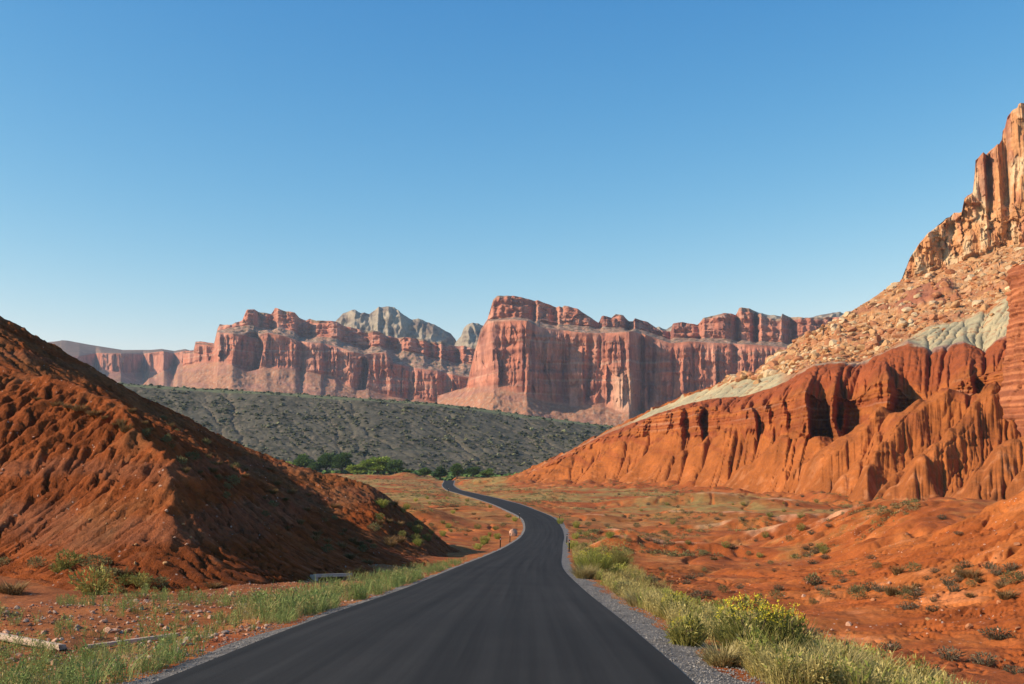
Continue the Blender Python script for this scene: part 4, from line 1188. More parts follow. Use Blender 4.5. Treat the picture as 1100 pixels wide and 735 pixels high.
def build_life():
    R = random.Random(21)
    M = {
        'sage': leaf_mat('sage_leaf', (.11, .105, .04), (.24, .21, .09)),
        'olive': leaf_mat('olive_leaf', (.17, .165, .04), (.36, .32, .09)),
        'grey': leaf_mat('grey_twig', (.085, .07, .04), (.19, .15, .09), .1),
        'green': leaf_mat('weed_leaf', (.07, .12, .03), (.17, .24, .07)),
        'lime': leaf_mat('rabbitbrush_leaf', (.25, .26, .05), (.46, .43, .10)),
        'gold': leaf_mat('dry_blade', (.24, .19, .07), (.48, .38, .17)),
        'straw': leaf_mat('dry_tuft', (.17, .105, .04), (.33, .20, .085)),
        'yellow': leaf_mat('yellow_flower', (.55, .42, .02), (.80, .66, .06), .2),
        'stem': plain_mat('woody_stem', (.16, .11, .07)),
        'verge': leaf_mat('verge_blade', 0, 0, .25, attr=True),
        'scrub': leaf_mat('scrub_blob', 0, 0, .0, attr=True),
    }

    def stems(seed, n, h, r=.012):
        q = np.random.default_rng(seed); ps = []
        for k in range(n):
            az = q.uniform(0, 6.28); o = q.uniform(.25, .8) * h * .7
            ps.append(tube([(0, 0, -.05), (math.cos(az) * o * .35, math.sin(az) * o * .35, h * .4), (math.cos(az) * o, math.sin(az) * o, h * q.uniform(.75, 1))], [r * 1.6, r, r * .4], 5))
        return join(ps)

    # ---- prototypes for small shrubs (unit radius about .5 m)
    def small(name, kind, seed):
        if kind == 'sage':
            vf = join([tuft_proto(seed, 420, .46, .30, .075, .30, .35), tuft_proto(seed + 50, 160, .30, .24, .07, .34, .1)]); m = M['sage']
        elif kind == 'olive':
            vf = join([tuft_proto(seed, 420, .44, .32, .08, .32, .35), blades_proto(seed + 9, 90, .2, .4, .75, .8, .012)]); m = M['olive']
        elif kind == 'grey':
            vf = join([tuft_proto(seed, 300, .44, .22, .07, .22, .3), blades_proto(seed + 9, 110, .18, .3, .55, 1.2, .012)]); m = M['grey']
        elif kind == 'lime':
            vf = join([tuft_proto(seed, 420, .42, .34, .07, .36, .4), blades_proto(seed + 9, 140, .22, .5, .85, .6, .012)]); m = M['lime']
        elif kind == 'straw':
            vf = join([blades_proto(seed, 230, .22, .3, .62, .95, .014, .35), tuft_proto(seed + 3, 90, .3, .14, .06, .14, .2)]); m = M['straw']
        return tri_mesh(name, vf, m)
    NAMES = {'sage': 'sage_bush', 'olive': 'desert_bush', 'grey': 'dry_shrub', 'lime': 'rabbit_bush', 'straw': 'grass_tuft'}
    PR = {k: [small(NAMES[k], k, 900 + 31 * i + 7 * j) for j in range(4)] for i, k in enumerate(NAMES)}

    def plant(kind, x, y, z, s, label, group, cat, sq=None):
        o = mesh_obj(NAMES[kind], R.choice(PR[kind]), None, (x, y, z - .03 * s))
        o.rotation_euler = (0, 0, R.uniform(0, 6.28)); f = R.uniform(.85, 1.15)
        o.scale = (s * f, s * f, s * (sq or R.uniform(.8, 1.15)))
        return props(o, label, cat, group)

    # ---- named bushes, one by one
    def spot(px, py, kind, wpx, label, group=None, cat='bush', sq=None):
        x, y, z = hit(px, py)
        return plant(kind, x, y, z, wpx * y / F / .95, label, group, cat, sq)
    g = 'bushes at the foot of the dark hill'
    for px, py, kind, w, lab in [
        (73, 611, 'olive', 34, 'yellow green domed bush against the left foot of the dark hill'),
        (100, 638, 'olive', 52, 'largest yellow green bush on the bare ground before the dark hill'),
        (103, 612, 'sage', 32, 'flat olive bush just right of the domed bush at the hill foot'),
        (39, 610, 'sage', 22, 'small olive bush left of the domed bush at the hill foot'),
        (152, 629, 'olive', 24, 'round grey green bush right of the largest bush at the hill foot'),
        (133, 618, 'straw', 22, 'tan bush behind the row of bushes below the gullies'),
        (136, 627, 'olive', 18, 'small green bush tucked between two round bushes at the hill foot'),
        (173, 630, 'sage', 20, 'low dark green bush at the right end of the bush row'),
        (64, 615, 'olive', 20, 'small light green bush in front of the domed bush'),
        (118, 622, 'sage', 24, 'dull green bush rising behind the largest bush'),
        (12, 637, 'straw', 36, 'flat brown bush on the bare ground at the left edge'),
        (2, 609, 'sage', 18, 'dark bush at the left edge under the hill'),
        (132, 636, 'straw', 14, 'thin tan tuft beside the largest bush'),
        (228, 632, 'straw', 20, 'brown dry tuft at the corner of the dark hill'),
    ]: spot(px, py, kind, w * 1.02, lab, g, 'bush' if kind != 'straw' else 'grass tuft', .8)
    g = 'yellow flowering bushes along the road'
    for px, py, kind, w, h, lab in [
        (521, 584, 'lime', 15, .8, 'yellow green bush on the left verge before the bend'),
        (513, 590, 'lime', 12, .7, 'low green bush below the yellow green one on the left verge'),
        (553, 560, 'lime', 7, 1.0, 'small round green bush inside the bend of the road'),
        (546, 556, 'olive', 7, .8, 'dark green bush left of the round one inside the bend'),
        (602, 563, 'lime', 9, 1.0, 'first yellow bush right of the road at the bend'),
        (619, 567, 'lime', 11, .9, 'bright yellow green bush standing right of the bend'),
        (618, 579, 'lime', 11, .8, 'yellow bush behind the pair of dark road posts'),
        (630, 576, 'olive', 9, .8, 'green bush right of the yellow one by the posts'),
        (615, 590, 'lime', 16, .8, 'broad yellow bush just right of the front road post'),
        (627, 588, 'olive', 10, .8, 'small olive bush beside the broad yellow one'),
    ]: spot(px, py, kind, w, lab, g, 'bush', h)

    # ---- larger plants near the camera, with parts
    def hero(name, px, py, w, h, seed, kind, label, flowers):
        x, y, z = hit(px, py)
        W = w * y / F; H = h * y / F
        root = empty(name, (x, y, z - .02)); props(root, label, 'bush' if kind != 'gold' else 'grass clump')
        rx, rz = W / 2, H / 2
        k = int(900 * min(2.2, max(.7, W * H)))
        fo = [tuft_proto(seed, k, rx * .85, rz * .8, .07, rz * .95, .25), blades_proto(seed + 1, int(k * .5), rx * .6, H * .5, H * 1.0, .75, .009, .2)]
        if kind == 'gold': fo = [blades_proto(seed + 1, k, rx * .55, H * .5, H * 1.05, .95, .007, .4)]
        mesh_obj('foliage', tri_mesh('foliage', join(fo), M[kind]), root)
        if kind != 'gold': mesh_obj('stem', tri_mesh('stem', stems(seed + 2, 16, H * .8), M['stem']), root)
        if flowers:
            q = np.random.default_rng(seed + 5); ps = []
            for _ in range(flowers):
                az = q.uniform(0, 6.28); r_ = rx * .95 * math.sqrt(q.uniform()); top = H * (1.02 - .32 * (r_ / rx) ** 2) * q.uniform(.82, 1.04)
                ps.append(move(tuft_proto(int(q.integers(1e6)), 12, .045, .03, .022, .02, .1), (r_ * math.cos(az), r_ * math.sin(az), top)))
            mesh_obj('blossoms', tri_mesh('blossoms', join(ps), M['yellow']), root)
        return root
    hero('rabbit_bush', 808, 709, 78, 66, 3100, 'olive', 'tall flowering bush with bright yellow tops near the lower right corner of the road', 110)
    hero('rabbit_bush', 846, 716, 46, 66, 3110, 'olive', 'flowering bush with yellow tops leaning right beside the tallest one', 44)
    hero('rabbit_bush', 727, 668, 34, 32, 3120, 'olive', 'green bush with a few yellow blooms behind the verge grass', 40)
    hero('rabbit_bush', 637, 617, 44, 28, 3130, 'lime', 'wide yellow green bush on the gravel edge right of the road', 60)
    hero('rabbit_bush', 661, 615, 26, 30, 3140, 'olive', 'darker green bush behind the wide yellow green one', 24)
    hero('rabbit_bush', 738, 694, 44, 34, 3150, 'olive', 'dark green bush in the dry grass along the right gravel edge', 10)
    hero('rabbit_bush', 946, 742, 50, 24, 3160, 'olive', 'low bush with small yellow blooms at the bottom edge of the picture', 36)
    hero('grass_tuft', 902, 733, 74, 50, 3170, 'gold', 'large tan clump of feathery dry grass at the lower right', 0)
    hero('grass_tuft', 862, 736, 52, 44, 3180, 'gold', 'smaller tan grass clump below the flowering bushes', 0)
    hero('grass_tuft', 628, 622, 26, 22, 3190, 'gold', 'pale dry grass clump at the edge of the right gravel', 0)
    hero('grass_tuft', 690, 652, 44, 24, 3200, 'gold', 'long pale dry grass clump between the two green bushes', 0)
    hero('grass_tuft', 776, 716, 44, 34, 3210, 'gold', 'yellowish grass clump in front of the tallest flowering bush', 0)
    hero('sage_bush', 672, 641, 26, 16, 3220, 'sage', 'grey green bush behind the pale verge grass', 0)

    for k in range(24):
        y = 24 + 130 * (k / 24) ** 1.2 + R.uniform(-2, 2); off = HALF + R.uniform(2.0, 4.4) + .01 * y
        x, yy = at_road(y, off)
        plant(R.choice(['lime', 'lime', 'olive']), x, yy, float(ground_z(x, yy)), R.uniform(.7, 1.35), 'scrubby yellow green bush in the row along the right gravel edge', 'scrubby bushes along the right gravel edge', 'bush', R.uniform(.7, 1.0))
    # ---- shrubs on the red flats and slopes to the right (largest ones singled out)
    g = 'dark shrubs on the red slope'
    for px, py, w, lab in [
        (1071, 686, 32, 'large dark grey shrub on the red slope at the right edge'),
        (976, 655, 22, 'dark shrub highest in the row on the right red slope'),
        (875, 685, 28, 'olive grey shrub behind the yellow flowering bushes'),
        (957, 699, 28, 'pale topped grey shrub on the red ground right of the dry grass'),
        (1020, 708, 34, 'wide flat grey shrub near the bottom right'),
        (1058, 714, 34, 'dark rounded grey shrub beside the wide flat one'),
        (995, 726, 34, 'low dark shrub at the bottom right of the slope'),
        (950, 722, 22, 'small brownish shrub right of the tan grass clump'),
        (1090, 724, 24, 'brown shrub low at the right edge of the slope'),
        (947, 636, 18, 'grey shrub in the middle of the lower red slope'),
        (920, 636, 16, 'grey shrub left of the middle one on the lower red slope'),
        (936, 601, 14, 'greenish shrub at the foot of the orange bank'),
        (873, 606, 14, 'green shrub on the flat below the orange bank'),
        (786, 589, 13, 'round dark shrub on top of the pale mound'),
        (1003, 657, 18, 'dark spreading shrub right of the row on the slope'),
        (900, 634, 14, 'small tan shrub on the lower red slope'),
        (877, 628, 22, 'brown shrub left of the shrub row on the slope'),
        (818, 650, 18, 'dark grey shrub on the flats behind the verge'),
        (1012, 558, 14, 'dry shrub on the bank under the gullied skirt'),
        (1029, 574, 9, 'small dark shrub alone on the high orange slope'),
    ]: spot(px, py, 'grey', w, lab, g, 'shrub', .8)
    taken = []

    def scatter(n, xr, yr, kinds, smin, smax, label, group, cat, minpx=3, sep=6, cond=None):
        k = 0; tries = 0
        while k < n and tries < n * 12:
            tries += 1
            px = R.uniform(*xr); py = yr[0] + (yr[1] - yr[0]) * R.random() ** .9
            if cond and not cond(px, py): continue
            if any(abs(px - a_) < sep and abs(py - b_) < sep * .5 for a_, b_ in taken): continue
            x, y, z = hit(px, py)
            dr, _ = road_at(x, y)
            if abs(float(dr)) < 5.2 and y < 880: continue
            if abs(proj(x, y, z)[1] - py) > 6: continue
            s = R.uniform(smin, smax)
            if s * F / y < minpx * .6: continue
            kd = R.choice(kinds)
            plant(kd, x, y, z, s, label[kd], group, cat[kd]); taken.append((px, py)); k += 1
    cat = {'grey': 'shrub', 'sage': 'shrub', 'olive': 'bush', 'straw': 'grass tuft', 'lime': 'bush'}
    scatter(64, (690, 1099), (596, 668), ['grey', 'grey', 'sage', 'straw'], .5, 1.15,
            {'grey': 'small grey twiggy shrub on the red flats below the orange banks', 'sage': 'small olive shrub on the red flats below the orange banks', 'straw': 'dry brown tuft on the red flats below the orange banks'},
            'small shrubs on the red flats', cat, 4, 9, lambda px, py: py < 650 - (px - 690) * .0 and (px < 900 or py > 610))
    scatter(70, (620, 900), (528, 600), ['grey', 'olive', 'sage'], .7, 1.6,
            {'grey': 'little grey shrub dotting the valley between the orange mounds', 'olive': 'little green shrub dotting the valley between the orange mounds', 'sage': 'little olive shrub dotting the valley between the orange mounds'},
            'small shrubs among the orange mounds', cat, 2, 7)
    scatter(50, (400, 545), (528, 590), ['olive', 'straw', 'sage', 'lime'], .7, 1.5,
            {'olive': 'small green shrub in the dip between the dark hill and the road', 'straw': 'small tan tuft in the dip between the dark hill and the road', 'sage': 'small olive shrub in the dip between the dark hill and the road', 'lime': 'small yellowish bush in the dip between the dark hill and the road'},
            'shrubs between the hill and the road', cat, 2, 7)
    # tufts on the hill: along the bench, the crest and the shaded flank
    hl = {'straw': 'tan dry grass tuft growing on the dark red hill', 'sage': 'olive shrub growing on the dark red hill'}
    for px, py, w in [(60, 436, 16), (72, 438, 14), (85, 441, 22), (100, 446, 18), (112, 450, 12), (40, 430, 12), (160, 463, 12), (180, 474, 12), (123, 457, 9), (230, 500, 14), (263, 512, 11), (235, 470, 9), (160, 428, 8), (215, 508, 10), (313, 530, 14), (340, 575, 16), (300, 520, 12), (360, 545, 12), (375, 600, 18), (385, 585, 14), (330, 548, 11), (395, 606, 16), (280, 487, 9), (290, 505, 9)]:
        x, y, z = hit(px, py); plant('straw', x, y, z, w * y / F, hl['straw'], 'dry tufts on the dark hill', 'grass tuft', .8)
    scatter(46, (130, 440), (425, 600), ['straw', 'straw', 'straw', 'sage'], .5, 1.0, hl, 'dry tufts on the dark hill', cat, 4, 10,
            lambda px, py: py > 341 + .565 * px + 3 and py > 470 + (px - 200) * .42 - 60 and py < 470 + (px - 200) * .62 + 40)

    # ---- verge grass and valley ground cover (uncountable)
    pv = [blades_proto(700 + i, 40, .18, .2, .5, .7, .0055, .35) for i in range(4)] + [blades_proto(720 + i, 30, .12, .35, .75, .4, .006, .3) for i in range(3)] + [join([tuft_proto(740 + i, 70, .16, .26, .05, .30, .1), blades_proto(750 + i, 10, .05, .4, .7, .3, .006, .2)]) for i in range(3)]
    T, Cc = [], []
    for _ in range(2300):
        y = 13 + 75 * R.random() ** 1.5
        off = -(HALF + .55 + 3.0 * R.random() ** 1.7)
        cl = n2(y / 2.6, off * .5, 801) + .6 * n2(y / 1.0, off, 802)
        if cl < .05 + .3 * R.random() - .25 * (y > 27): continue
        if y < 24 and R.random() < .3: continue
        x, yy = at_road(y, off)
        t = R.random()
        c = np.array([.15, .21, .06]) * (1 - t) + np.array([.27, .30, .10]) * t if R.random() < .8 else np.array([.38, .30, .12])
        s = R.uniform(.45, 1.05) * (1.15 if 26 < y < 60 else .75)
        T.append(((x, yy, float(ground_z(x, yy))), R.uniform(0, 6.28), (s, s, s * R.uniform(.7, 1.15)), R.choice((0, 1, 2, 3, 4, 5, 6, 7, 8, 9, 7, 8, 9)))); Cc.append(c)
    for _ in range(1500):
        y = 13 + 26 * R.random() ** 1.3; off = -(HALF + .8 + 8.5 * R.random())
        if n2(y / 2.2, off / 2.2, 805) < .12: continue
        x, yy = at_road(y, off); s = R.uniform(.35, .85); t = R.random()
        T.append(((x, yy, float(top_z(x, yy))), R.uniform(0, 6.28), (s, s, s * R.uniform(.7, 1.2)), R.choice((0, 2, 7, 8, 9, 7, 8, 9))))
        Cc.append(np.array([.15, .20, .055]) * (1 - t) + np.array([.30, .31, .10]) * t)
    me = scatter_mesh('verge_grass', pv, T, M['verge'], Cc)
    props(mesh_obj('verge_grass', me), 'fresh green weeds growing along the left edge of the road', 'grass', kind='stuff')
    T, Cc = [], []
    for _ in range(4600):
        y = 14 + 130 * R.random() ** 1.7
        off = HALF + 1.05 + (3.6 + y * .02) * R.random() ** 1.4
        if n2(y / 4, off * .5, 803) < -.25: continue
        x, yy = at_road(y, off)
        u = R.random()
        c = np.array([.46, .36, .13]) if u < .72 else (np.array([.28, .29, .06]) if u < .88 else np.array([.30, .22, .06]))
        s = R.uniform(.5, 1.05)
        T.append(((x, yy, float(ground_z(x, yy))), R.uniform(0, 6.28), (s, s, s * R.uniform(.7, 1.1)), R.choice((0, 1, 2, 3, 4, 5, 6, 7, 8, 9, 7, 8, 9)))); Cc.append(c * R.uniform(.8, 1.15))
    me = scatter_mesh('dry_grass', pv, T, M['verge'], Cc)
    props(mesh_obj('dry_grass', me), 'mixed tan and green grass along the right gravel edge of the road', 'grass', kind='stuff')
    # valley floor scrub
    bl = [blob_proto(40 + i) for i in range(5)]
    tf = [tuft_proto(45 + i, 64, 1.0, .62, .42, .55, .2) for i in range(5)]
    T, Cc = [], []
    for _ in range(30000):
        y = math.exp(R.uniform(math.log(120), math.log(880)))
        a_ = R.uniform(-.34, .36); x = a_ * y
        dr, _ = road_at(x, y)
        if abs(float(dr)) < 5.5: continue
        dn = n2(x / 30, y / 50, 811) + .6 * n2(x / 9, y / 12, 812)
        if dn < .12 + .25 * R.random() - .25 * min(1, max(0, (y - 250) / 300)): continue
        T.append([x, y]); Cc.append(0)
    XY = np.array(T); zz = ground_z(XY[:, 0], XY[:, 1]); hz = HILL(XY[:, 0], XY[:, 1], -99.)
    T2, C2 = [], []
    for (x, y), z, h in zip(XY, zz, hz):
        if h > z + .3: continue
        s = R.uniform(.14, .38) * (1 + y / 700)
        T2.append(((x, y, z - .05), R.uniform(0, 6.28), (s, s, s * R.uniform(.5, .9)), R.randrange(5)))
        u = R.random()
        C2.append((np.array([.22, .165, .07]) if u < .5 else np.array([.14, .13, .055]) if u < .88 else np.array([.27, .24, .08])) * R.uniform(.75, 1.2))
    me = scatter_mesh('desert_scrub', tf, T2, M['scrub'], C2)
    props(mesh_obj('desert_scrub', me), 'low dry scrub dotted over the valley floor', 'scrub', kind='stuff')
    # shrubs on the grey green ridge
    X, Y, Z, K = (GREEN[k] for k in 'XYZK')
    T, Cc = [], []
    ny, nx = X.shape
    for _ in range(16000):
        i = R.randrange(2, ny - 10); j = R.randrange(nx)
        if K[i, j] > 1.9: continue
        if n2(X[i, j] / 14, Y[i, j] / 14, 821) + .8 * R.random() < .25: continue
        s = R.uniform(.5, 1.5) if R.random() < .9 else R.uniform(1.5, 2.6)
        if n2(X[i, j] / 40, Y[i, j] / 60, 823) < -.1 and R.random() < .75: continue
        T.append(((X[i, j] + R.uniform(-.6, .6), Y[i, j], Z[i, j] - .2), R.uniform(0, 6.28), (s, s, s * .85), R.randrange(5)))
        u = R.random()
        Cc.append((np.array([.06, .062, .032]) if u < .55 else np.array([.11, .105, .06]) if u < .92 else np.array([.17, .16, .08])) * R.uniform(.8, 1.2))
    me = scatter_mesh('ridge_scrub', bl, T, M['scrub'], Cc)
    props(mesh_obj('ridge_scrub', me), 'dark scrub bushes covering the grey green ridge', 'scrub', kind='stuff')
    # brush line along the valley trees
    T, Cc = [], []
    for _ in range(420):
        px = R.uniform(300, 560); y = R.uniform(845, 905); x = ae(px, 508)[0] * y
        if px > 535 and R.random() < .5: continue
        s = R.uniform(1.2, 3.0)
        T.append(((x, y, float(ground_z(x, y)) - .2), R.uniform(0, 6.28), (s, s, s * R.uniform(.6, 1.0)), R.randrange(5)))
        Cc.append((np.array([.07, .12, .03]) if R.random() < .6 else np.array([.13, .19, .04])) * R.uniform(.7, 1.2))
    me = scatter_mesh('brush_thicket', bl, T, M['scrub'], Cc)
    props(mesh_obj('brush_thicket', me), 'line of low green brush at the foot of the grey green ridge', 'brush', kind='stuff')

    # ---- cottonwoods in the valley
    bark = plain_mat('tree_bark', (.16, .12, .09))
    def tree_protos(seed, lobes, leafm):
        q = np.random.default_rng(seed)
        ps = [tube([(0, 0, -.3), (.1, .05, 1.6), (.25, -.1, 3.2), (.1, .1, 5.5)], [.5, .38, .3, .12], 8)]
        cr = []
        for k in range(lobes):
            az = q.uniform(0, 6.28); rr = q.uniform(.6, 3.2); zc = q.uniform(2.2, 7.4) if k else 7.6
            if zc > 6: rr *= .6
            c = np.array([rr * math.cos(az), rr * math.sin(az), zc])
            ps.append(tube([(0.1, 0, min(2.2, zc * .5)), c * np.array([.5, .5, .75]), c], [.2, .12, .04], 5))
            cr.append(move(tuft_proto(seed + k, 420, q.uniform(1.5, 2.3), q.uniform(1.2, 1.9), .68, 0, .35), c))
        return tri_mesh('trunk', join(ps), bark), tri_mesh('crown', join(cr), leafm)
    lm = [leaf_mat('cottonwood_leaf_dark', (.05, .09, .025), (.11, .17, .04)), leaf_mat('cottonwood_leaf_bright', (.18, .25, .035), (.36, .42, .07)), leaf_mat('cottonwood_leaf_mid', (.08, .14, .03), (.18, .25, .05))]
    TP = [[tree_protos(5000 + 100 * i + 17 * j, 15, lm[i]) for j in range(2)] for i in range(3)]
    for px, base, top, wpx, mi, lab in [
        (308, 508, 496, 16, 1, 'small bright green tree peeking over the dark hill slope'),
        (326, 506, 489, 20, 2, 'rounded mid green tree standing apart on the left of the tree group'),
        (350, 508, 488, 22, 0, 'dark green tree in the left half of the dense pair'),
        (367, 508, 487.5, 24, 0, 'dark green tree in the right half of the dense pair'),
        (384, 513, 500, 22, 1, 'low bright green tree at the left foot of the big cottonwood'),
        (406, 513.5, 491.5, 32, 1, 'largest bright yellow green cottonwood of the group'),
        (424, 513, 495, 18, 0, 'dark tree tucked against the right side of the big cottonwood'),
        (338, 507, 497, 14, 0, 'small dark tree between the rounded tree and the dense pair'),
        (456, 510, 503, 14, 2, 'small green tree at the left end of the far thin row'),
        (473, 510, 502, 14, 0, 'small dark tree second in the far thin row'),
        (491, 510, 499, 16, 2, 'tallest small tree in the far thin row above the road end'),
        (508, 511, 502, 16, 0, 'small dark tree right of the tallest one in the far row'),
        (524, 511, 504, 14, 2, 'small green tree at the right end of the far row'),
        (438, 512, 505, 12, 1, 'little bright tree right of the cottonwood group'),
    ]:
        d = 835 + R.uniform(-12, 12) if base > 509.5 else 862 + R.uniform(-8, 8)
        x = float(ae(px, base)[0]) * d; z = float(ground_z(x, d))
        tr, crn = R.choice(TP[mi])
        ztop = float(ae(px, top)[1]) * d
        s = (ztop - z) / 9.2; w = wpx * d / F / 7.6
        root = empty('cottonwood_tree', (x, d, z)); root.rotation_euler = (0, 0, R.uniform(0, 6.28)); root.scale = (w, w, s)
        props(root, lab, 'tree', 'trees in the valley')
        mesh_obj('trunk', tr, root); mesh_obj('crown', crn, root)

    # ---- road posts
    pm = plain_mat('post_brown', (.035, .026, .02), .6); rm = plain_mat('post_reflector', (.5, .46, .4), .3); cm = plain_mat('post_cap', (.02, .018, .016), .5)

    def box(name, sx, sy, z0, z1, mat, bev=.01):
        bm = bmesh.new(); bmesh.ops.create_cube(bm, size=1)
        for v in bm.verts: v.co = (v.co.x * sx, v.co.y * sy, z0 + (v.co.z + .5) * (z1 - z0))
        bmesh.ops.bevel(bm, geom=bm.edges[:], offset=bev, segments=2, affect='EDGES')
        me = bpy.data.meshes.new(name); bm.to_mesh(me); bm.free(); me.materials.append(mat); return me
    pmesh = (box('post', .13, .07, -.3, 1.15, pm), box('cap', .15, .09, 1.152, 1.20, cm), box('reflector', .09, .012, .92, 1.08, rm, .003))
    for px, py, y, off, lab in [
        (609.4, 592, 116, HALF + .7, 'dark road post standing in front on the right gravel edge'),
        (606, 582, 150, HALF + .5, 'dark road post just behind the front one on the right edge'),
        (536.6, 588, 131, -(HALF + .6), 'dark road post nearest on the left edge of the bend'),
        (551.2, 582, 153, -(HALF + .6), 'dark road post second on the left edge of the bend'),
        (558, 557, 232, -(HALF + .5), 'dark road post deep in the left inside of the bend'),
        (597.4, 559, 226, HALF + .6, 'dark road post on the outer right edge of the bend'),
        (485, 530, 480, -(HALF + 2), 'tiny dark road post far off where the road turns uphill'),
    ]:
        x, yy = at_road(y, off)
        root = empty('road_post', (x, yy, float(ground_z(x, yy)))); root.rotation_euler = (R.uniform(-.03, .03), R.uniform(-.05, .05), 0)
        if y > 400: root.scale = (1.8, 1.8, 1.5)
        props(root, lab, 'road post', 'dark posts beside the road')
        mesh_obj('post', pmesh[0], root); mesh_obj('cap', pmesh[1], root)
        rf = mesh_obj('reflector', pmesh[2], root); rf.location = (0, -.043, 0)

    # ---- fallen beams and the culvert at the lower left
    wood = earth_mat('weathered_timber', 1.5, 9, .5, .02, .75, 1.2, stretch=(1, 1, 4), col=(.50, .36, .27))

    def beam(p0, p1, w, h, label, seed):
        a_ = Vector(hit(*p0)); b_ = Vector(hit(*p1))
        a_.z += h * .42; b_.z += h * .42
        L = (b_ - a_).length
        q = np.random.default_rng(seed)
        ns = 40; ring = [(-.5, -.5), (-.2, -.5), (.2, -.5), (.5, -.5), (.5, -.2), (.5, .2), (.5, .5), (.2, .5), (-.2, .5), (-.5, .5), (-.5, .2), (-.5, -.2)]
        V = []; nr = len(ring)
        for i in range(ns + 1):
            t = i / ns
            for k, (u, v) in enumerate(ring):
                rnd = .86 if abs(u) == .5 and abs(v) == .5 else 1
                e = .02 * q.normal() + (.0 if 0 < i < ns else .0)
                V.append((t * L + (.05 * q.normal() if i in (0, ns) else 0), u * w * rnd + e * w, v * h * rnd + .02 * q.normal() * h))
        Fc = []
        for i in range(ns):
            for k in range(nr):
                A0 = i * nr + k; A1 = i * nr + (k + 1) % nr
                Fc.append((A0, A0 + nr, A1 + nr, A1))
        Fc.append(tuple(range(nr))); Fc.append(tuple(ns * nr + k for k in reversed(range(nr))))
        me = bpy.data.meshes.new('timber_beam'); me.from_pydata(V, [], Fc); me.update(); me.materials.append(wood)
        o = mesh_obj('timber_beam', me, None, a_)
        o.rotation_euler = (b_ - a_).to_track_quat('X', 'Z').to_euler()
        props(o, label, 'timber beam', 'weathered timbers lying in the weeds')
    beam((-40, 679), (66, 699), .17, .14, 'thick pale weathered timber lying at the left edge among the weeds', 1)
    beam((94, 697), (190, 684), .12, .09, 'thinner pale timber lying in the green weeds near the road', 2)
    conc = plain_mat('old_concrete', (.40, .37, .34), .9, 3)
    x, y, z = hit(357, 627)
    root = empty('culvert', (x - .3, y + 1.5, float(top_z(x - .3, y + 1.5)) - .12)); root.rotation_euler = (0, .05, math.radians(50)); root.scale = (.8, .8, .8)
    props(root, 'low pale concrete culvert end in the shade at the foot of the dark hill', 'culvert')
    mesh_obj('slab', box('slab', 2.9, .5, .34, .47, conc, .02), root)
    mesh_obj('curb', box('curb', 2.96, .12, .472, .53, conc, .015), root).location = (0, -.15, 0)
    for sx in (-1, 1):
        m_ = mesh_obj('abutment', box('abutment', .24, .46, -.5, .338, conc, .02), root); m_.location = (sx * 1.28, .02, 0)
    mesh_obj('void_back_wall', box('void_back_wall', 2.28, .08, -.5, .336, plain_mat('void_shade_concrete', (.10, .085, .07), .9, 3), .01), root).location = (0, .24, 0)  # dark wall closing the opening: the shade of the void is put into its colour

    # ---- rocks
    rk = [rock_proto(60 + i, 2) for i in range(6)]
    rmat = {'tan': earth_mat('tan_rock', .5, 3.5, .6, .15, .75, 1.25, col=(.47, .26, .12)), 'cream': earth_mat('cream_rock', .5, 3.5, .6, .15, .78, 1.2, col=(.55, .39, .23)),
            'rust': earth_mat('rust_rock', .5, 3.5, .6, .15, .75, 1.25, col=(.40, .17, .08)), 'pink': earth_mat('pink_rock', .6, 5, .6, .1, .75, 1.25, col=(.52, .30, .20)), 'grey': earth_mat('grey_rock', 1.5, 9, .5, .03, .75, 1.25, col=(.33, .24, .19))}
    rme = {(k, i): raw_mesh('boulder', *[rk[i][0], rk[i][1].ravel()], 3, rmat[k], None, False) for k in rmat for i in range(6)}

    def rock(name, k, loc, s, label, group, cat='rock', tilt=.3, sc=None):
        o = mesh_obj(name, rme[(k, R.randrange(6))], None, loc)
        o.rotation_euler = (R.uniform(-tilt, tilt), R.uniform(-tilt, tilt), R.uniform(0, 6.28))
        o.scale = sc or (s, s * R.uniform(.8, 1.15), s * R.uniform(.75, 1.1))
        return props(o, label, cat, group)
    x, y, z = hit(551.5, 576)
    rock('boulder', 'pink', (x, y, z), 1, 'pale pink pointed boulder left of the bend in the road', None, 'boulder', .25, (.85, .8, 1.35))
    lab = {'tan': 'tan stone among the red rubble beside the left verge', 'pink': 'pinkish stone among the red rubble beside the left verge', 'grey': 'grey brown stone among the red rubble beside the left verge'}
    n = 0
    while n < 260:
        px = R.uniform(0, 330); py = R.uniform(636, 722)
        if py > 735 - (px - 130) * .42 or (px < 140 and py < 652): continue
        x, y, z = hit(px, py)
        if float(road_at(x, y)[0]) > -(HALF + .9): continue
        k = R.choice(['tan', 'pink', 'grey', 'grey', 'pink'])
        s = .03 + .10 * R.random() ** 2.6
        rock('rock', k, (x, y, z), s, lab[k], 'stones on the left verge'); n += 1
    for px, py, k, w, l2 in [(249, 641, 'pink', 10, 'reddish boulder at the foot of the dark hill near the culvert'), (318, 636, 'pink', 9, 'tan boulder in the weeds before the culvert'), (383, 622, 'tan', 8, 'flat pale rock slab right of the culvert'), (397, 619, 'tan', 8, 'thin pale slab at the end of the rock row by the culvert'), (262, 652, 'grey', 9, 'dark grey boulder in front of the reddish one'), (152, 655, 'grey', 9, 'grey round boulder in the red rubble'), (466, 613, 'rust', 6, 'dark red rock on the left gravel edge'), (98, 650, 'tan', 10, 'pale broad stone before the largest bush')]:
        x, y, z = hit(px, py); rock('boulder', k, (x, y, z), w * y / F * .5, l2, 'larger rocks on the left verge', 'boulder')
    hlab = {'tan': 'pale stone stuck in the gullied face of the dark hill', 'pink': 'pinkish stone stuck in the gullied face of the dark hill'}
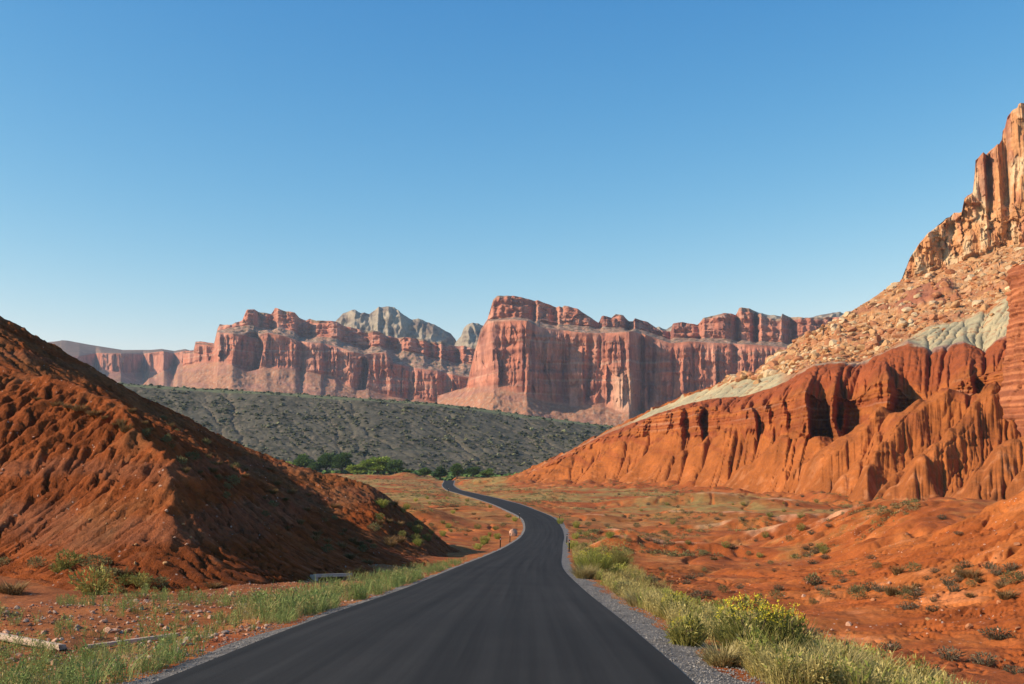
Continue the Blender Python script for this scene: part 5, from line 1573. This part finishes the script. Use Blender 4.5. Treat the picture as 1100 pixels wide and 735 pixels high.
    for _ in range(46):
        px = R.uniform(0, 235); py = R.uniform(450, 612)
        if py < 440 + px * .45: continue
        x, y, z = hit(px, py); k = R.choice(['tan', 'pink'])
        rock('rock', k, (x, y, z), .05 + .10 * R.random() ** 2, hlab[k], 'stones on the hill face')
    flab = {'tan': 'pale stone lying on the red flats right of the road', 'pink': 'pinkish stone lying on the red flats right of the road', 'rust': 'rust red stone lying on the red flats right of the road'}
    for _ in range(90):
        px = R.uniform(660, 1099); py = R.uniform(555, 700)
        x, y, z = hit(px, py); k = R.choice(['tan', 'pink', 'rust'])
        if abs(float(road_at(x, y)[0])) < 5: continue
        rock('rock', k, (x, y, z), .06 + .16 * R.random() ** 2.5, flab[k], 'stones on the red flats')
    # rubble too small and many to count
    T, Cc = [], []
    lo = [rock_proto(80 + i, 1) for i in range(4)]
    for _ in range(15000):
        y = 14 + 60 * R.random() ** 1.4; off = -(HALF + .7 + 9 * R.random() ** 1.1)
        x, yy = at_road(y, off)
        s = .014 + .07 * R.random() ** 3
        T.append(((x, yy, float(ground_z(x, yy))), R.uniform(0, 6.28), (s, s * R.uniform(.7, 1.1), s * .8), R.randrange(4)))
        Cc.append(np.array([[.40, .19, .11], [.30, .10, .05], [.42, .30, .22], [.24, .11, .07]][R.randrange(4)]) * R.uniform(.8, 1.2))
    me = scatter_mesh('rubble', lo, T, earth_mat('rubble_stone', 3, 20, .3, .01), Cc)
    props(mesh_obj('rubble', me), 'small red rubble strewn between the left verge and the dark hill', 'rubble', kind='stuff')
    T, Cc = [], []
    for _ in range(9000):
        right = R.random() < .72
        y = 13.2 + 45 * R.random() ** 1.8
        off = HALF + .02 + (1.05 if right else .75) * R.random() ** .9
        x, yy = at_road(y, off if right else -off)
        zr = float(np.interp(yy, ROAD_Y, ROAD_Z)) - .012 - .09 * (off - HALF) / 1.15
        s = .010 + .020 * R.random() ** 2
        T.append(((x, yy, zr - .004), R.uniform(0, 6.28), (s, s * .85, s * .7), R.randrange(4)))
        v = R.uniform(.55, 1.6); Cc.append(np.array([.20, .18, .16]) * v)
    me = scatter_mesh('loose_gravel', lo, T, earth_mat('gravel_stone', 3, 20, .2, .01), Cc)
    props(mesh_obj('loose_gravel', me), 'loose grey chips along both road edges', 'gravel', kind='stuff')

    # ---- boulders of the big talus slope
    X, Y, Z, K = (BAD[k] for k in 'XYZK')
    PX, PY = proj(X, Y, Z)
    q0 = np.random.default_rng(7)
    ii, jj = np.nonzero(((K > 4.02) | ((K > 3.25 + .3 * n2(X / 20, Y / 20, 870)) & (PX > 845) & (PX < 968)) | ((K > 3.6) & (q0.random(K.shape) < .06))) & (K < 4.99) & (PX < 1112) & (PX > 780))
    # even coverage in area: weight by cell size
    q = np.random.default_rng(77)
    sel = q.choice(len(ii), 8000, replace=False)
    cand = []
    for k in sel:
        i, j = ii[k], jj[k]
        s = (.26 + 3.2 * q.random() ** 8) * (1 if K[i, j] > 4 else .6)
        if n2(X[i, j] / 26, Z[i, j] / 14, 871) < -.28 and s < 1.2: continue
        px, py = PX[i, j], PY[i, j]
        if px < 860 and py > 380: s *= 1.5
        cand.append((s, X[i, j], Y[i, j], Z[i, j], px, py, q.random(), n2(X[i, j] / 30, Y[i, j] / 30, 861)))
    cand.sort(key=lambda c: -c[0])
    tl = {'tan': 'tan angular boulder on the steep talus below the tall cliff', 'cream': 'pale cream boulder on the steep talus below the tall cliff', 'rust': 'rust red boulder on the steep talus below the tall cliff'}
    T, Cc = [], []
    cols = {'tan': (.47, .25, .11), 'cream': (.54, .38, .21), 'rust': (.38, .15, .06)}
    for n, (s, x, y, z, px, py, u, nn) in enumerate(cand):
        u = u + .25 * float(nn)
        k = 'cream' if u < .24 else 'tan' if u < .66 else 'rust'
        if n < 300:
            rock('boulder', k, (x, y - .2 * s, z - .15 * s), s, tl[k], 'boulders on the talus slope', 'boulder', .5)
        else:
            T.append(((x, y, z - .1 * s), q.uniform(0, 6.28), (s, s * q.uniform(.7, 1.1), s * q.uniform(.6, 1)), int(q.integers(4)))); Cc.append(np.array(cols[k]) * q.uniform(.8, 1.15))
    me = scatter_mesh('talus_rubble', lo, T, earth_mat('talus_stone', .5, 3, .4, .15), Cc)
    props(mesh_obj('talus_rubble', me), 'smaller broken rock covering the steep talus below the tall cliff', 'rubble', kind='stuff')
    for px, py, s, k, l2 in [(822, 402, 3.6, 'cream', 'pale broad boulder at the very tip of the boulder slope'), (843, 396, 3.4, 'cream', 'big cream boulder resting on the end of the green clay band'), (846, 392, 3.6, 'tan', 'large flat tan boulder above the end of the green clay band'), (858, 382, 3.0, 'tan', 'tall tan boulder on the left edge of the boulder slope'), (834, 389, 2.6, 'rust', 'rust boulder high on the tip of the boulder slope'), (968, 351, 4.5, 'cream', 'pale slab sitting directly above the left red dome'), (948, 358, 3.4, 'rust', 'orange boulder beside the pale slab above the dome')]:
        k0 = np.argmin((PX - px) ** 2 + (PY - py) ** 2 + np.where((K > 3.9) & (K < 5), 0, 1e6)); i, j = np.unravel_index(k0, PX.shape)
        rock('boulder', k, (X[i, j], Y[i, j] - 1, Z[i, j] - .2 * s), s, l2, 'largest boulders of the talus slope', 'boulder', .3)


# ------------------------------------------------------------------ light, air, camera
def build_light():
    w = bpy.data.worlds.new('World'); scene.world = w; w.use_nodes = True
    nt = w.node_tree; bg = nt.nodes['Background']
    sky = nt.nodes.new('ShaderNodeTexSky'); sky.sky_type = 'NISHITA'; sky.sun_disc = False
    sd = Vector((-.85, -.20, .48)).normalized()
    sky.sun_elevation = math.asin(sd.z); sky.sun_rotation = math.atan2(sd.x, sd.y)
    sky.altitude = 0; sky.air_density = 1.0; sky.dust_density = .3; sky.ozone_density = 2.0
    # deep clear desert blue: each channel of the sky gets its own contrast
    S = .12
    sep = nt.nodes.new('ShaderNodeSeparateColor'); cmb = nt.nodes.new('ShaderNodeCombineColor')
    nt.links.new(sky.outputs[0], sep.inputs[0])
    for k, (gain, pw, cap) in enumerate(((4.05, 2.25, .58), (1.32, 1.25, .75), (.90, .7, .82))):
        last = sep.outputs[k]
        for op, v in (('MULTIPLY', S), ('POWER', pw), ('MULTIPLY', gain), ('MINIMUM', cap), ('MULTIPLY', 1 / S)):
            mn = nt.nodes.new('ShaderNodeMath'); mn.operation = op; mn.inputs[1].default_value = v
            nt.links.new(last, mn.inputs[0]); last = mn.outputs[0]
        nt.links.new(last, cmb.inputs[k])
    nt.links.new(cmb.outputs[0], bg.inputs[0]); bg.inputs[1].default_value = S
    l = bpy.data.lights.new('sun', 'SUN'); l.energy = 5.0; l.angle = math.radians(.5); l.color = (1, .87, .70)
    o = bpy.data.objects.new('sun', l); COL.objects.link(o)
    o.rotation_euler = sd.to_track_quat('Z', 'Y').to_euler()


def build_haze():
    bm = bmesh.new(); bmesh.ops.create_cube(bm, size=1)
    me = bpy.data.meshes.new('haze'); bm.to_mesh(me); bm.free()
    m = bpy.data.materials.new('haze_air'); m.use_nodes = True; nt = m.node_tree; nt.nodes.clear()
    out = nt.nodes.new('ShaderNodeOutputMaterial'); v = nt.nodes.new('ShaderNodeVolumePrincipled')
    v.inputs['Color'].default_value = (.72, .84, 1, 1); v.inputs['Density'].default_value = HAZE
    v.inputs['Anisotropy'].default_value = .2
    nt.links.new(v.outputs[0], out.inputs['Volume'])
    me.materials.append(m)
    o = mesh_obj('haze', me)
    x0, x1, y0, y1, z0, z1 = -9200, 9200, -60, 12300, -62, 640
    o.location = ((x0 + x1) / 2, (y0 + y1) / 2, (z0 + z1) / 2); o.scale = (x1 - x0, y1 - y0, z1 - z0)
    props(o, 'thin bluish haze in the air toward the far mesas', 'haze', kind='stuff')


def build_camera():
    c = bpy.data.cameras.new('camera'); o = bpy.data.objects.new('camera', c); COL.objects.link(o)
    c.sensor_width = 36; c.lens = F / 1100 * 36; c.clip_start = .1; c.clip_end = 30000
    o.location = (0, 0, 0); o.rotation_euler = (math.pi / 2 + TH, 0, 0)
    scene.camera = o


HAZE = 4.2e-5
build_camera(); build_light()
build_ground(); build_hill(); build_mesas(); build_green_ridge(); build_badlands(); build_road()
if 'build_life' in globals(): build_life()
build_haze()
vs = scene.view_settings
vs.view_transform = 'Standard'; vs.look = 'None'; vs.gamma = 1; vs.exposure = 0.35; vs.use_curve_mapping = False
scene.cycles.max_bounces = 4; scene.cycles.diffuse_bounces = 1; scene.cycles.volume_bounces = 0; scene.cycles.transparent_max_bounces = 4
scene.cycles.use_denoising = True
